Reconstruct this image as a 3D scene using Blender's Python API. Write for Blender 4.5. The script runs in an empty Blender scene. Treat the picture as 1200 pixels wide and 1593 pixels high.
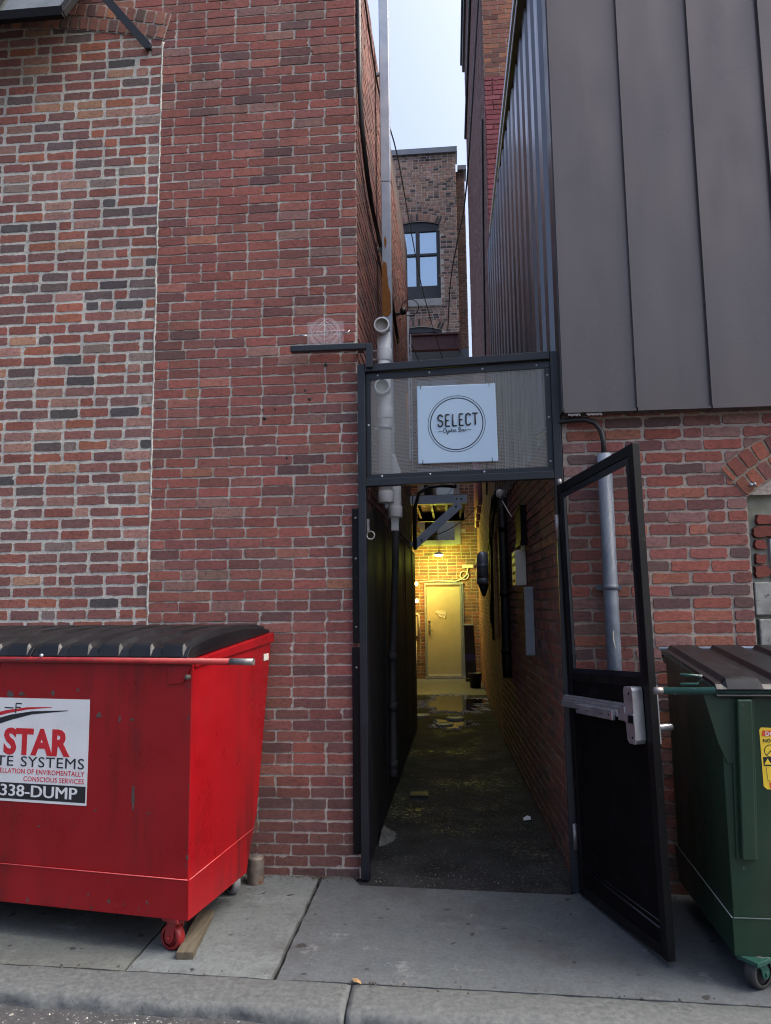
import bpy, bmesh, math, random
from mathutils import Vector, Matrix, noise

SC = bpy.context.scene
COL = SC.collection
R = math.radians

# ------------------------------------------------------------------ camera
cam_d = bpy.data.cameras.new('camera')
cam = bpy.data.objects.new('camera', cam_d)
COL.objects.link(cam)
cam_d.sensor_fit = 'VERTICAL'
cam_d.sensor_height = 36.0
cam_d.lens = 36.0 * 1150.0 / 1593.0
cam_d.clip_start = 0.05
cam_d.clip_end = 500.0
HC = 1.66
_p, _r, _y = R(6.88), R(-0.70), R(-4.95)
fw = Vector((math.sin(_y) * math.cos(_p), math.cos(_y) * math.cos(_p), math.sin(_p)))
r0 = Vector((math.cos(_y), -math.sin(_y), 0))
u0 = r0.cross(fw)
cr = r0 * math.cos(_r) + u0 * math.sin(_r)
cu = -r0 * math.sin(_r) + u0 * math.cos(_r)
cam.matrix_world = Matrix(((cr.x, cu.x, -fw.x, 0), (cr.y, cu.y, -fw.y, 0), (cr.z, cu.z, -fw.z, HC), (0, 0, 0, 1)))
SC.camera = cam

# ------------------------------------------------------------------ world and sun (overcast dusk)
SUN_EL, SUN_ROT = R(54), R(86)
world = bpy.data.worlds.new('World')
SC.world = world
world.use_nodes = True
wn = world.node_tree.nodes
bg = wn['Background']
sky = wn.new('ShaderNodeTexSky')
sky.sky_type = 'NISHITA'
sky.sun_disc = False
sky.sun_elevation = SUN_EL
sky.sun_rotation = SUN_ROT
sky.air_density = 0.8
sky.dust_density = 10.0
sky.ozone_density = 3.2
world.node_tree.links.new(sky.outputs['Color'], bg.inputs['Color'])
bg.inputs['Strength'].default_value = 0.15
sun_d = bpy.data.lights.new('sun', 'SUN')
sun_d.energy = 0.9
sun_d.angle = R(40)
sun_d.color = (1.0, 0.97, 0.84)
sun = bpy.data.objects.new('sun', sun_d)
COL.objects.link(sun)
sdir = Vector((math.sin(SUN_ROT) * math.cos(SUN_EL), math.cos(SUN_ROT) * math.cos(SUN_EL), math.sin(SUN_EL)))
sun.rotation_euler = sdir.to_track_quat('Z', 'Y').to_euler()
sun.location = (6, -8, 12)
SC.view_settings.view_transform = 'Standard'
SC.view_settings.look = 'None'
SC.view_settings.exposure = 1.5
SC.view_settings.gamma = 1.0
SC.cycles.filter_width = 1.1

# ------------------------------------------------------------------ materials
def new_mat(name):
    m = bpy.data.materials.new(name)
    m.use_nodes = True
    nt = m.node_tree
    return m, nt, nt.nodes['Principled BSDF']

def N(nt, t, **kw):
    n = nt.nodes.new(t)
    for k, v in kw.items():
        setattr(n, k, v)
    return n

def noise_fac(nt, scale, detail=5, rough=0.6, stretch=None, lo=0.3, hi=0.7):
    tc = N(nt, 'ShaderNodeTexCoord')
    out = tc.outputs['Object']
    if stretch:
        mp = N(nt, 'ShaderNodeMapping')
        mp.inputs['Scale'].default_value = stretch
        nt.links.new(out, mp.inputs['Vector'])
        out = mp.outputs['Vector']
    nz = N(nt, 'ShaderNodeTexNoise')
    nz.inputs['Scale'].default_value = scale
    nz.inputs['Detail'].default_value = detail
    nz.inputs['Roughness'].default_value = rough
    nt.links.new(out, nz.inputs['Vector'])
    mr = N(nt, 'ShaderNodeMapRange')
    mr.inputs['From Min'].default_value = lo
    mr.inputs['From Max'].default_value = hi
    nt.links.new(nz.outputs['Fac'], mr.inputs['Value'])
    return mr.outputs['Result'], nz.outputs['Fac']

def mixc(nt, fac, a, b, mode='MIX'):
    m = N(nt, 'ShaderNodeMix', data_type='RGBA', blend_type=mode)
    for sock, val in ((m.inputs[0], fac), (m.inputs[6], a), (m.inputs[7], b)):
        if isinstance(val, (float, int)):
            sock.default_value = val
        elif isinstance(val, tuple):
            sock.default_value = (*val[:3], 1)
        else:
            nt.links.new(val, sock)
    return m.outputs[2]

def bump(nt, bs, h, strength=0.3, dist=0.004, prev=None):
    b = N(nt, 'ShaderNodeBump')
    b.inputs['Strength'].default_value = strength
    b.inputs['Distance'].default_value = dist
    nt.links.new(h, b.inputs['Height'])
    if prev:
        nt.links.new(prev, b.inputs['Normal'])
    nt.links.new(b.outputs['Normal'], bs.inputs['Normal'])
    return b.outputs['Normal']

def paint(name, a, b, rough=0.5, scale=8, metal=0.0, chip=None, chip_lo=0.66, chip_scale=22, bump_s=0.15, bump_scale=60, spec=0.5,
          stretch=None, coat=0.0, streak=None, streak_amt=0.5, streak_lo=0.52, scuff=None, scuff_lo=0.6):
    """weathered surface: two tones of one colour, optional chips of another"""
    m, nt, bs = new_mat(name)
    f, _ = noise_fac(nt, scale, stretch=stretch)
    c = mixc(nt, f, a, b)
    if streak:
        fs_, _ = noise_fac(nt, 9, detail=5, rough=0.7, stretch=(1, 1, 0.09), lo=streak_lo, hi=streak_lo + 0.2)
        fb_, _ = noise_fac(nt, 1.7, detail=3, lo=0.4, hi=0.65)
        q_ = N(nt, 'ShaderNodeMath', operation='MULTIPLY'); nt.links.new(fs_, q_.inputs[0]); nt.links.new(fb_, q_.inputs[1])
        q2 = N(nt, 'ShaderNodeMath', operation='MULTIPLY'); nt.links.new(q_.outputs[0], q2.inputs[0]); q2.inputs[1].default_value = streak_amt
        c = mixc(nt, q2.outputs[0], c, streak)
    if scuff:
        fz, _ = noise_fac(nt, 5, detail=8, rough=0.75, stretch=(1, 1, 2.2), lo=scuff_lo, hi=scuff_lo + 0.2)
        c = mixc(nt, fz, c, scuff)
    if chip:
        f2, _ = noise_fac(nt, chip_scale, detail=8, rough=0.65, lo=chip_lo, hi=chip_lo + 0.03)
        c = mixc(nt, f2, c, chip)
    nt.links.new(c, bs.inputs['Base Color'])
    rr, h = noise_fac(nt, bump_scale, detail=4)
    mr = N(nt, 'ShaderNodeMapRange')
    mr.inputs['To Min'].default_value = max(0.03, rough - 0.1)
    mr.inputs['To Max'].default_value = min(1, rough + 0.12)
    nt.links.new(f, mr.inputs['Value'])
    nt.links.new(mr.outputs['Result'], bs.inputs['Roughness'])
    bs.inputs['Metallic'].default_value = metal
    bs.inputs['Specular IOR Level'].default_value = spec
    bs.inputs['Coat Weight'].default_value = coat
    if bump_s:
        bump(nt, bs, h, bump_s, 0.002)
    return m

def attr_mat(name, stains=False, mott=0.55, rough=0.88, bump_s=0.6, scale=1.0, spec=0.3, dark=(0.03, 0.025, 0.025)):
    """colour per brick / slab from the mesh attribute 'col' (its alpha marks the mortar), mottled"""
    m, nt, bs = new_mat(name)
    at = N(nt, 'ShaderNodeAttribute', attribute_name='col')
    f1, h1 = noise_fac(nt, 34 * scale, detail=8, rough=0.75, lo=0.47, hi=0.66, stretch=(1, 1, 1.6))
    f2, h2 = noise_fac(nt, 110 * scale, detail=5, rough=0.7, lo=0.42, hi=0.64)
    f3, h3 = noise_fac(nt, 2.1 * scale, detail=6, rough=0.6, lo=0.35, hi=0.75)
    k = N(nt, 'ShaderNodeMath', operation='MULTIPLY')
    nt.links.new(f1, k.inputs[0]); k.inputs[1].default_value = mott
    c = mixc(nt, k.outputs[0], at.outputs['Color'], dark)
    g = N(nt, 'ShaderNodeMath', operation='MULTIPLY')
    nt.links.new(f2, g.inputs[0]); g.inputs[1].default_value = 0.32
    fb, hb = noise_fac(nt, 7.5 * scale, detail=6, rough=0.7, lo=0.5, hi=0.64)
    kb = N(nt, 'ShaderNodeMath', operation='MULTIPLY'); nt.links.new(fb, kb.inputs[0]); kb.inputs[1].default_value = mott * 0.55
    bruised = mixc(nt, 1.0, at.outputs['Color'], (0.55, 0.62, 0.68), 'MULTIPLY')
    c = mixc(nt, kb.outputs[0], c, bruised)
    fw_, _ = noise_fac(nt, 3.0 * scale, detail=7, rough=0.75, stretch=(1, 1, 0.22), lo=0.54, hi=0.74)
    kw = N(nt, 'ShaderNodeMath', operation='MULTIPLY'); nt.links.new(fw_, kw.inputs[0]); kw.inputs[1].default_value = 0.42
    c = mixc(nt, kw.outputs[0], c, dark)
    fe, _ = noise_fac(nt, 4.3 * scale, detail=8, rough=0.8, lo=0.60, hi=0.78)
    ke = N(nt, 'ShaderNodeMath', operation='MULTIPLY'); nt.links.new(fe, ke.inputs[0]); ke.inputs[1].default_value = 0.35
    c = mixc(nt, ke.outputs[0], c, (0.36, 0.33, 0.31))
    lift = mixc(nt, 1.0, at.outputs['Color'], (1.7, 1.75, 1.75), 'MULTIPLY')
    c = mixc(nt, g.outputs[0], c, lift)
    g3 = N(nt, 'ShaderNodeMath', operation='MULTIPLY')
    nt.links.new(f3, g3.inputs[0]); g3.inputs[1].default_value = 0.22
    c = mixc(nt, g3.outputs[0], c, dark)
    if stains:
        s1, _ = noise_fac(nt, 1.5, detail=7, rough=0.72, lo=0.50, hi=0.66)
        q1 = N(nt, 'ShaderNodeMath', operation='MULTIPLY'); nt.links.new(s1, q1.inputs[0]); q1.inputs[1].default_value = 0.65
        c = mixc(nt, q1.outputs[0], c, (0.05, 0.05, 0.05))
        s2, _ = noise_fac(nt, 11, detail=2, rough=0.4, lo=0.70, hi=0.73)
        c = mixc(nt, s2, c, (0.03, 0.03, 0.03))
        s3, _ = noise_fac(nt, 2.6, detail=8, rough=0.8, lo=0.58, hi=0.72)
        q3 = N(nt, 'ShaderNodeMath', operation='MULTIPLY'); nt.links.new(s3, q3.inputs[0]); q3.inputs[1].default_value = 0.5
        c = mixc(nt, q3.outputs[0], c, (0.36, 0.37, 0.36))
        s4, _ = noise_fac(nt, 70, detail=4, rough=0.7, lo=0.6, hi=0.7)
        q4 = N(nt, 'ShaderNodeMath', operation='MULTIPLY'); nt.links.new(s4, q4.inputs[0]); q4.inputs[1].default_value = 0.45
        c = mixc(nt, q4.outputs[0], c, (0.06, 0.06, 0.06))
    nt.links.new(c, bs.inputs['Base Color'])
    bs.inputs['Roughness'].default_value = rough
    bs.inputs['Specular IOR Level'].default_value = spec
    n1 = bump(nt, bs, h1, bump_s * 0.7, 0.006)
    bump(nt, bs, h2, bump_s, 0.003, n1)
    return m

M = {}
M['brick'] = attr_mat('brick', mott=0.62, bump_s=0.8)
M['brick_dark'] = attr_mat('brick_alley', mott=0.75, rough=0.75, spec=0.45, dark=(0.012, 0.01, 0.01))  # darker, stronger mottling than the street-side brick
M['brick_tan'] = attr_mat('brick_far', mott=0.35, bump_s=0.3)
M['concrete'] = attr_mat('concrete', stains=True, mott=0.5, rough=0.8, bump_s=0.5, scale=0.45, dark=(0.045, 0.045, 0.047))
M['granite'] = paint('granite', (0.052, 0.058, 0.059), (0.11, 0.118, 0.117), 0.75, 38, chip=(0.05, 0.05, 0.055), chip_lo=0.60, chip_scale=110, bump_s=1.0, bump_scale=30)
M['asphalt'] = paint('asphalt', (0.024, 0.025, 0.026), (0.05, 0.051, 0.053), 0.8, 26, chip=(0.24, 0.24, 0.23), chip_lo=0.60, chip_scale=75, bump_s=0.4, bump_scale=60)
M['alley'] = paint('alley_asphalt', (0.014, 0.0145, 0.0155), (0.038, 0.039, 0.041), 0.74, 4, chip=(0.10, 0.097, 0.09), chip_lo=0.60, chip_scale=70, bump_s=1.0, bump_scale=90, spec=0.10)
M['apron'] = paint('pale_shine_apron', (0.07, 0.069, 0.065), (0.13, 0.127, 0.118), 0.5, 5, bump_s=0.5, bump_scale=40)
M['red'] = paint('red_paint', (0.235, 0.0032, 0.0062), (0.295, 0.0045, 0.0085), 0.32, 3, chip=(0.10, 0.045, 0.035), chip_lo=0.70, chip_scale=24, bump_s=0.12, bump_scale=5, spec=0.45, streak=(0.06, 0.009, 0.009), streak_amt=0.85, streak_lo=0.46)
M['red_dull'] = paint('red_paint_worn', (0.20, 0.01, 0.012), (0.30, 0.018, 0.02), 0.5, 14, chip=(0.12, 0.06, 0.05), chip_lo=0.62, chip_scale=30)
M['red_weld'] = paint('red_paint_weld', (0.45, 0.02, 0.025), (0.5, 0.09, 0.09), 0.4, 40)
M['green'] = paint('green_paint', (0.005, 0.025, 0.0125), (0.0095, 0.040, 0.020), 0.42, 4, chip=(0.14, 0.17, 0.14), chip_lo=0.68, chip_scale=26, bump_s=0.14, bump_scale=6, streak=(0.03, 0.03, 0.02), streak_amt=0.8, streak_lo=0.46)
M['green_light'] = paint('green_paint_worn', (0.010, 0.055, 0.038), (0.025, 0.085, 0.065), 0.4, 14, chip=(0.2, 0.2, 0.2), chip_lo=0.6)
M['weld_grey'] = paint('bare_weld', (0.16, 0.2, 0.17), (0.3, 0.32, 0.28), 0.6, 40)
M['lid'] = paint('black_plastic', (0.0045, 0.005, 0.0065), (0.009, 0.010, 0.0125), 0.42, 6, bump_s=0.1, bump_scale=30, spec=0.32)
M['rubber'] = paint('rubber', (0.02, 0.02, 0.021), (0.05, 0.05, 0.05), 0.7, 12)
M['tyre_grey'] = paint('grey_tyre', (0.16, 0.16, 0.17), (0.26, 0.26, 0.27), 0.7, 12)
M['worn_steel'] = paint('worn_steel', (0.18, 0.16, 0.15), (0.36, 0.34, 0.33), 0.45, 18, metal=0.7)
M['rust_steel'] = paint('rusty_steel', (0.10, 0.075, 0.06), (0.22, 0.19, 0.16), 0.6, 22, metal=0.35, chip=(0.16, 0.06, 0.03), chip_lo=0.58, chip_scale=18)
M['black_paint'] = paint('black_paint', (0.007, 0.009, 0.013), (0.012, 0.015, 0.021), 0.42, 9, chip=(0.07, 0.055, 0.045), chip_lo=0.7, chip_scale=30)
M['black_rust'] = paint('black_paint_worn', (0.004, 0.004, 0.005), (0.009, 0.009, 0.0095), 0.5, 6, chip=(0.04, 0.03, 0.022), chip_lo=0.63, chip_scale=14, stretch=(1, 1, 0.4), spec=0.2)
M['black_flat'] = paint('black_sheet', (0.002, 0.002, 0.0025), (0.005, 0.005, 0.006), 0.6, 5, bump_s=0.08, spec=0.12, scuff=(0.016, 0.016, 0.017), scuff_lo=0.58)
M['soot'] = paint('sooty_board', (0.006, 0.006, 0.007), (0.016, 0.015, 0.015), 0.6, 9, stretch=(1, 1, 0.2), bump_s=0.6, bump_scale=30)
M['cable'] = paint('black_cable', (0.006, 0.006, 0.007), (0.012, 0.012, 0.013), 0.45, 20, bump_s=0)
M['pvc'] = paint('white_plastic', (0.70, 0.72, 0.73), (0.78, 0.80, 0.81), 0.42, 7, bump_s=0.04)
M['pvc_in'] = paint('dull_plastic', (0.30, 0.29, 0.26), (0.42, 0.41, 0.37), 0.7, 20)  # darker plastic used inside the pipe mouths
M['galv'] = paint('galvanised', (0.36, 0.40, 0.44), (0.46, 0.50, 0.54), 0.4, 9, metal=0.45, chip=(0.2, 0.08, 0.02), chip_lo=0.72, chip_scale=7)
M['rust'] = paint('rust', (0.24, 0.085, 0.012), (0.36, 0.15, 0.03), 0.85, 30, bump_s=0.6)
M['grey_pipe'] = paint('grey_pipe_paint', (0.115, 0.145, 0.19), (0.165, 0.20, 0.25), 0.45, 9, chip=(0.15, 0.14, 0.14), chip_lo=0.68)
M['alu'] = paint('cast_aluminium', (0.40, 0.41, 0.43), (0.52, 0.53, 0.55), 0.36, 18, metal=0.75)
M['steel_blue'] = paint('grey_blue_steel', (0.46, 0.54, 0.62), (0.54, 0.62, 0.70), 0.45, 10, metal=0.0, chip=(0.2, 0.11, 0.05), chip_lo=0.7)
M['white'] = paint('pale_blue_board', (0.40, 0.53, 0.64), (0.43, 0.56, 0.67), 0.38, 3, bump_s=0.0)
M['ink'] = paint('black_ink', (0.012, 0.013, 0.016), (0.02, 0.02, 0.024), 0.5, 5, bump_s=0)
M['decal_white'] = paint('white_decal', (0.66, 0.67, 0.66), (0.74, 0.75, 0.74), 0.4, 8, chip=(0.45, 0.06, 0.05), chip_lo=0.74, chip_scale=16, bump_s=0)
M['decal_red'] = paint('red_decal', (0.50, 0.014, 0.02), (0.55, 0.02, 0.03), 0.4, 8, bump_s=0)
M['yellow'] = paint('yellow_decal', (0.72, 0.50, 0.03), (0.80, 0.57, 0.05), 0.4, 6, bump_s=0)
M['orange'] = paint('orange_decal', (0.60, 0.07, 0.015), (0.66, 0.09, 0.02), 0.4, 6, bump_s=0)
M['clad'] = paint('bronze_sheet', (0.102, 0.087, 0.082), (0.114, 0.098, 0.093), 0.30, 0.8, metal=0.5, bump_s=0.2, bump_scale=1.6, streak=(0.085, 0.072, 0.066), streak_amt=0.5, streak_lo=0.5, spec=0.6)
M['clad_dark'] = paint('bronze_trim', (0.05, 0.048, 0.05), (0.07, 0.068, 0.07), 0.38, 3, metal=0.35, bump_s=0.05)
M['corr'] = paint('corrugated_sheet', (0.14, 0.14, 0.145), (0.2, 0.2, 0.21), 0.28, 5, metal=0.6, stretch=(1, 1, 0.1), bump_s=0.05)
M['stone'] = paint('grey_stone', (0.20, 0.20, 0.18), (0.36, 0.36, 0.33), 0.85, 14, chip=(0.10, 0.11, 0.08), chip_lo=0.6, chip_scale=35, bump_s=0.7)
M['stone_pale'] = paint('pale_stone', (0.34, 0.36, 0.36), (0.44, 0.46, 0.47), 0.85, 9, bump_s=0.4)
M['cement'] = paint('mossy_cement', (0.22, 0.21, 0.13), (0.40, 0.40, 0.35), 0.9, 9, chip=(0.12, 0.12, 0.06), chip_lo=0.66, chip_scale=9, bump_s=0.8)
M['coping'] = paint('grey_coping', (0.16, 0.19, 0.23), (0.2, 0.23, 0.27), 0.5, 4, metal=0.3)
M['copper'] = paint('weathered_copper', (0.12, 0.22, 0.22), (0.18, 0.33, 0.32), 0.7, 6)
M['slate'] = paint('grey_fascia', (0.22, 0.28, 0.31), (0.28, 0.34, 0.37), 0.6, 6)
M['red_beam'] = paint('red_oxide_beam', (0.12, 0.055, 0.05), (0.17, 0.08, 0.072), 0.6, 8)
M['frame_dark'] = paint('dark_window_frame', (0.03, 0.035, 0.042), (0.045, 0.05, 0.06), 0.45, 8)
M['frame_grey'] = paint('grey_trim_paint', (0.20, 0.23, 0.26), (0.28, 0.31, 0.34), 0.6, 8)
M['door'] = paint('cream_door_paint', (0.40, 0.35, 0.24), (0.48, 0.43, 0.31), 0.5, 3.5, chip=(0.3, 0.25, 0.16), chip_lo=0.7, chip_scale=8, bump_s=0.1)
M['paper'] = paint('torn_paper', (0.55, 0.52, 0.45), (0.68, 0.66, 0.6), 0.8, 20)
M['wood'] = paint('weathered_wood', (0.06, 0.048, 0.031), (0.125, 0.105, 0.072), 0.85, 7, stretch=(7, 1, 5), chip=(0.07, 0.05, 0.03), chip_lo=0.62, chip_scale=25, bump_s=0.8, bump_scale=25)
M['wood_warm'] = paint('bare_wood_strip', (0.30, 0.17, 0.07), (0.38, 0.23, 0.1), 0.8, 9, stretch=(5, 5, 1))
M['cream'] = paint('cream_plastic', (0.55, 0.53, 0.46), (0.62, 0.60, 0.53), 0.5, 9, bump_s=0.03)
M['purple'] = paint('maroon_pipe_paint', (0.48, 0.2, 0.24), (0.56, 0.27, 0.3), 0.4, 9, stretch=(9, 9, 0.5))
M['bin'] = paint('black_bin_plastic', (0.012, 0.013, 0.015), (0.025, 0.026, 0.03), 0.5, 9, bump_s=0.05)
M['blue_band'] = paint('blue_tape', (0.03, 0.03, 0.12), (0.05, 0.05, 0.17), 0.5, 9, bump_s=0)
M['mortar_patch'] = paint('pale_mortar_patch', (0.05, 0.052, 0.048), (0.16, 0.165, 0.15), 0.9, 18, bump_s=0.9)
M['paver'] = paint('round_paver', (0.28, 0.27, 0.24), (0.38, 0.37, 0.33), 0.6, 20, bump_s=0.6)
M['gravel'] = paint('gravel', (0.06, 0.058, 0.05), (0.26, 0.25, 0.22), 0.22, 6, bump_s=0.3)
M['wet_glint_gravel'] = paint('pale_glint_gravel', (0.36, 0.355, 0.31), (0.6, 0.59, 0.52), 0.25, 6, bump_s=0.3)  # lamp glint on the wet puddle rim put into the pale colour
M['rust_chip'] = paint('rust_chip', (0.05, 0.028, 0.024), (0.13, 0.09, 0.08), 0.7, 40)
M['leaf_dirt'] = paint('dirt_crumbs', (0.03, 0.026, 0.02), (0.12, 0.09, 0.06), 0.9, 9, bump_s=0)
M['leaf'] = paint('dry_leaf', (0.22, 0.12, 0.05), (0.34, 0.22, 0.09), 0.8, 30)
M['white_paper'] = paint('white_paper', (0.7, 0.72, 0.74), (0.78, 0.8, 0.82), 0.7, 30, bump_s=0)

def wet_glints(m):
    nt = m.node_tree; bs = nt.nodes['Principled BSDF']
    f1, h1 = noise_fac(nt, 38, detail=4, rough=0.7, lo=0.52, hi=0.60)
    f2, h2 = noise_fac(nt, 1.1, detail=6, rough=0.7, lo=0.48, hi=0.66)
    q = N(nt, 'ShaderNodeMath', operation='MULTIPLY'); nt.links.new(f1, q.inputs[0]); nt.links.new(f2, q.inputs[1])
    mr = N(nt, 'ShaderNodeMapRange'); mr.inputs['To Min'].default_value = 0.85; mr.inputs['To Max'].default_value = 0.30
    nt.links.new(q.outputs[0], mr.inputs['Value']); nt.links.new(mr.outputs['Result'], bs.inputs['Roughness'])
    ms = N(nt, 'ShaderNodeMapRange'); ms.inputs['To Min'].default_value = 0.08; ms.inputs['To Max'].default_value = 0.38
    nt.links.new(q.outputs[0], ms.inputs['Value']); nt.links.new(ms.outputs['Result'], bs.inputs['Specular IOR Level'])
wet_glints(M['alley'])
def water_mat():
    m, nt, bs = new_mat('puddle_water')
    bs.inputs['Base Color'].default_value = (0.02, 0.017, 0.01, 1)
    bs.inputs['Roughness'].default_value = 0.03
    bs.inputs['Specular IOR Level'].default_value = 0.6
    _, h = noise_fac(nt, 9, detail=2)
    bump(nt, bs, h, 0.05, 0.003)
    return m
M['water'] = water_mat()

def glass_mat(name, tint=(0.5, 0.6, 0.7), a=0.35, rough=0.03):
    m, nt, bs = new_mat(name)
    bs.inputs['Base Color'].default_value = (*tint, 1)
    bs.inputs['Roughness'].default_value = rough
    bs.inputs['Alpha'].default_value = a
    bs.inputs['Specular IOR Level'].default_value = 0.8
    return m
M['acrylic'] = glass_mat('clear_acrylic', (0.75, 0.7, 0.72), 0.10)
M['etched'] = glass_mat('etched_acrylic', (0.72, 0.66, 0.68), 0.55, 0.4)

def mirror_glass(name, base=(0.03, 0.05, 0.07)):
    m, nt, bs = new_mat(name)
    bs.inputs['Base Color'].default_value = (*base, 1)
    bs.inputs['Roughness'].default_value = 0.04
    bs.inputs['Specular IOR Level'].default_value = 1.0
    bs.inputs['Coat Weight'].default_value = 1.0
    bs.inputs['Coat IOR'].default_value = 2.2
    return m
M['pane'] = mirror_glass('window_glass', (0.35, 0.5, 0.62))
M['pane'].node_tree.nodes['Principled BSDF'].inputs['Metallic'].default_value = 0.7
M['pane_dark'] = mirror_glass('dark_window_glass', (0.008, 0.01, 0.012))
M['glass_grey'] = paint('dusty_glass', (0.05, 0.06, 0.055), (0.11, 0.12, 0.115), 0.15, 6, spec=0.35, bump_s=0.03)

def perforated(name, pitch, base, hole, rough=0.4, metal=0.3):
    """sheet pierced with staggered round holes of real size (object space, x along the sheet, z up)"""
    m, nt, bs = new_mat(name)
    bs.inputs['Base Color'].default_value = (*base, 1)
    bs.inputs['Roughness'].default_value = rough
    bs.inputs['Metallic'].default_value = metal
    tc = N(nt, 'ShaderNodeTexCoord')
    sep = N(nt, 'ShaderNodeSeparateXYZ')
    nt.links.new(tc.outputs['Object'], sep.inputs[0])
    def m2(op, a, b=None):
        n = N(nt, 'ShaderNodeMath', operation=op)
        for i, v in enumerate((a, b)):
            if v is None: continue
            if isinstance(v, (int, float)): n.inputs[i].default_value = v
            else: nt.links.new(v, n.inputs[i])
        return n.outputs[0]
    def cell(x, off, per):
        return m2('SUBTRACT', m2('FRACT', m2('ADD', m2('DIVIDE', x, per), off)), 0.5)
    ds = []
    for off in (0.0, 0.5):
        dx = m2('MULTIPLY', cell(sep.outputs['X'], off + 100, pitch), pitch)
        dz = m2('MULTIPLY', cell(sep.outputs['Z'], off + 100, pitch * 1.732), pitch * 1.732)
        ds.append(m2('SQRT', m2('ADD', m2('MULTIPLY', dx, dx), m2('MULTIPLY', dz, dz))))
    d = m2('MINIMUM', ds[0], ds[1])
    solid = m2('GREATER_THAN', d, hole)
    nt.links.new(solid, bs.inputs['Alpha'])
    return m
M['perf'] = perforated('perforated_sheet', 0.0102, (0.42, 0.42, 0.39), 0.0043)
M['fine_mesh'] = perforated('fine_black_mesh', 0.0056, (0.02, 0.02, 0.022), 0.0026, 0.5, 0.0)

def emit(name, col, s):
    m, nt, bs = new_mat(name)
    bs.inputs['Base Color'].default_value = (*col, 1)
    bs.inputs['Emission Color'].default_value = (*col, 1)
    bs.inputs['Emission Strength'].default_value = s
    return m

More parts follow.
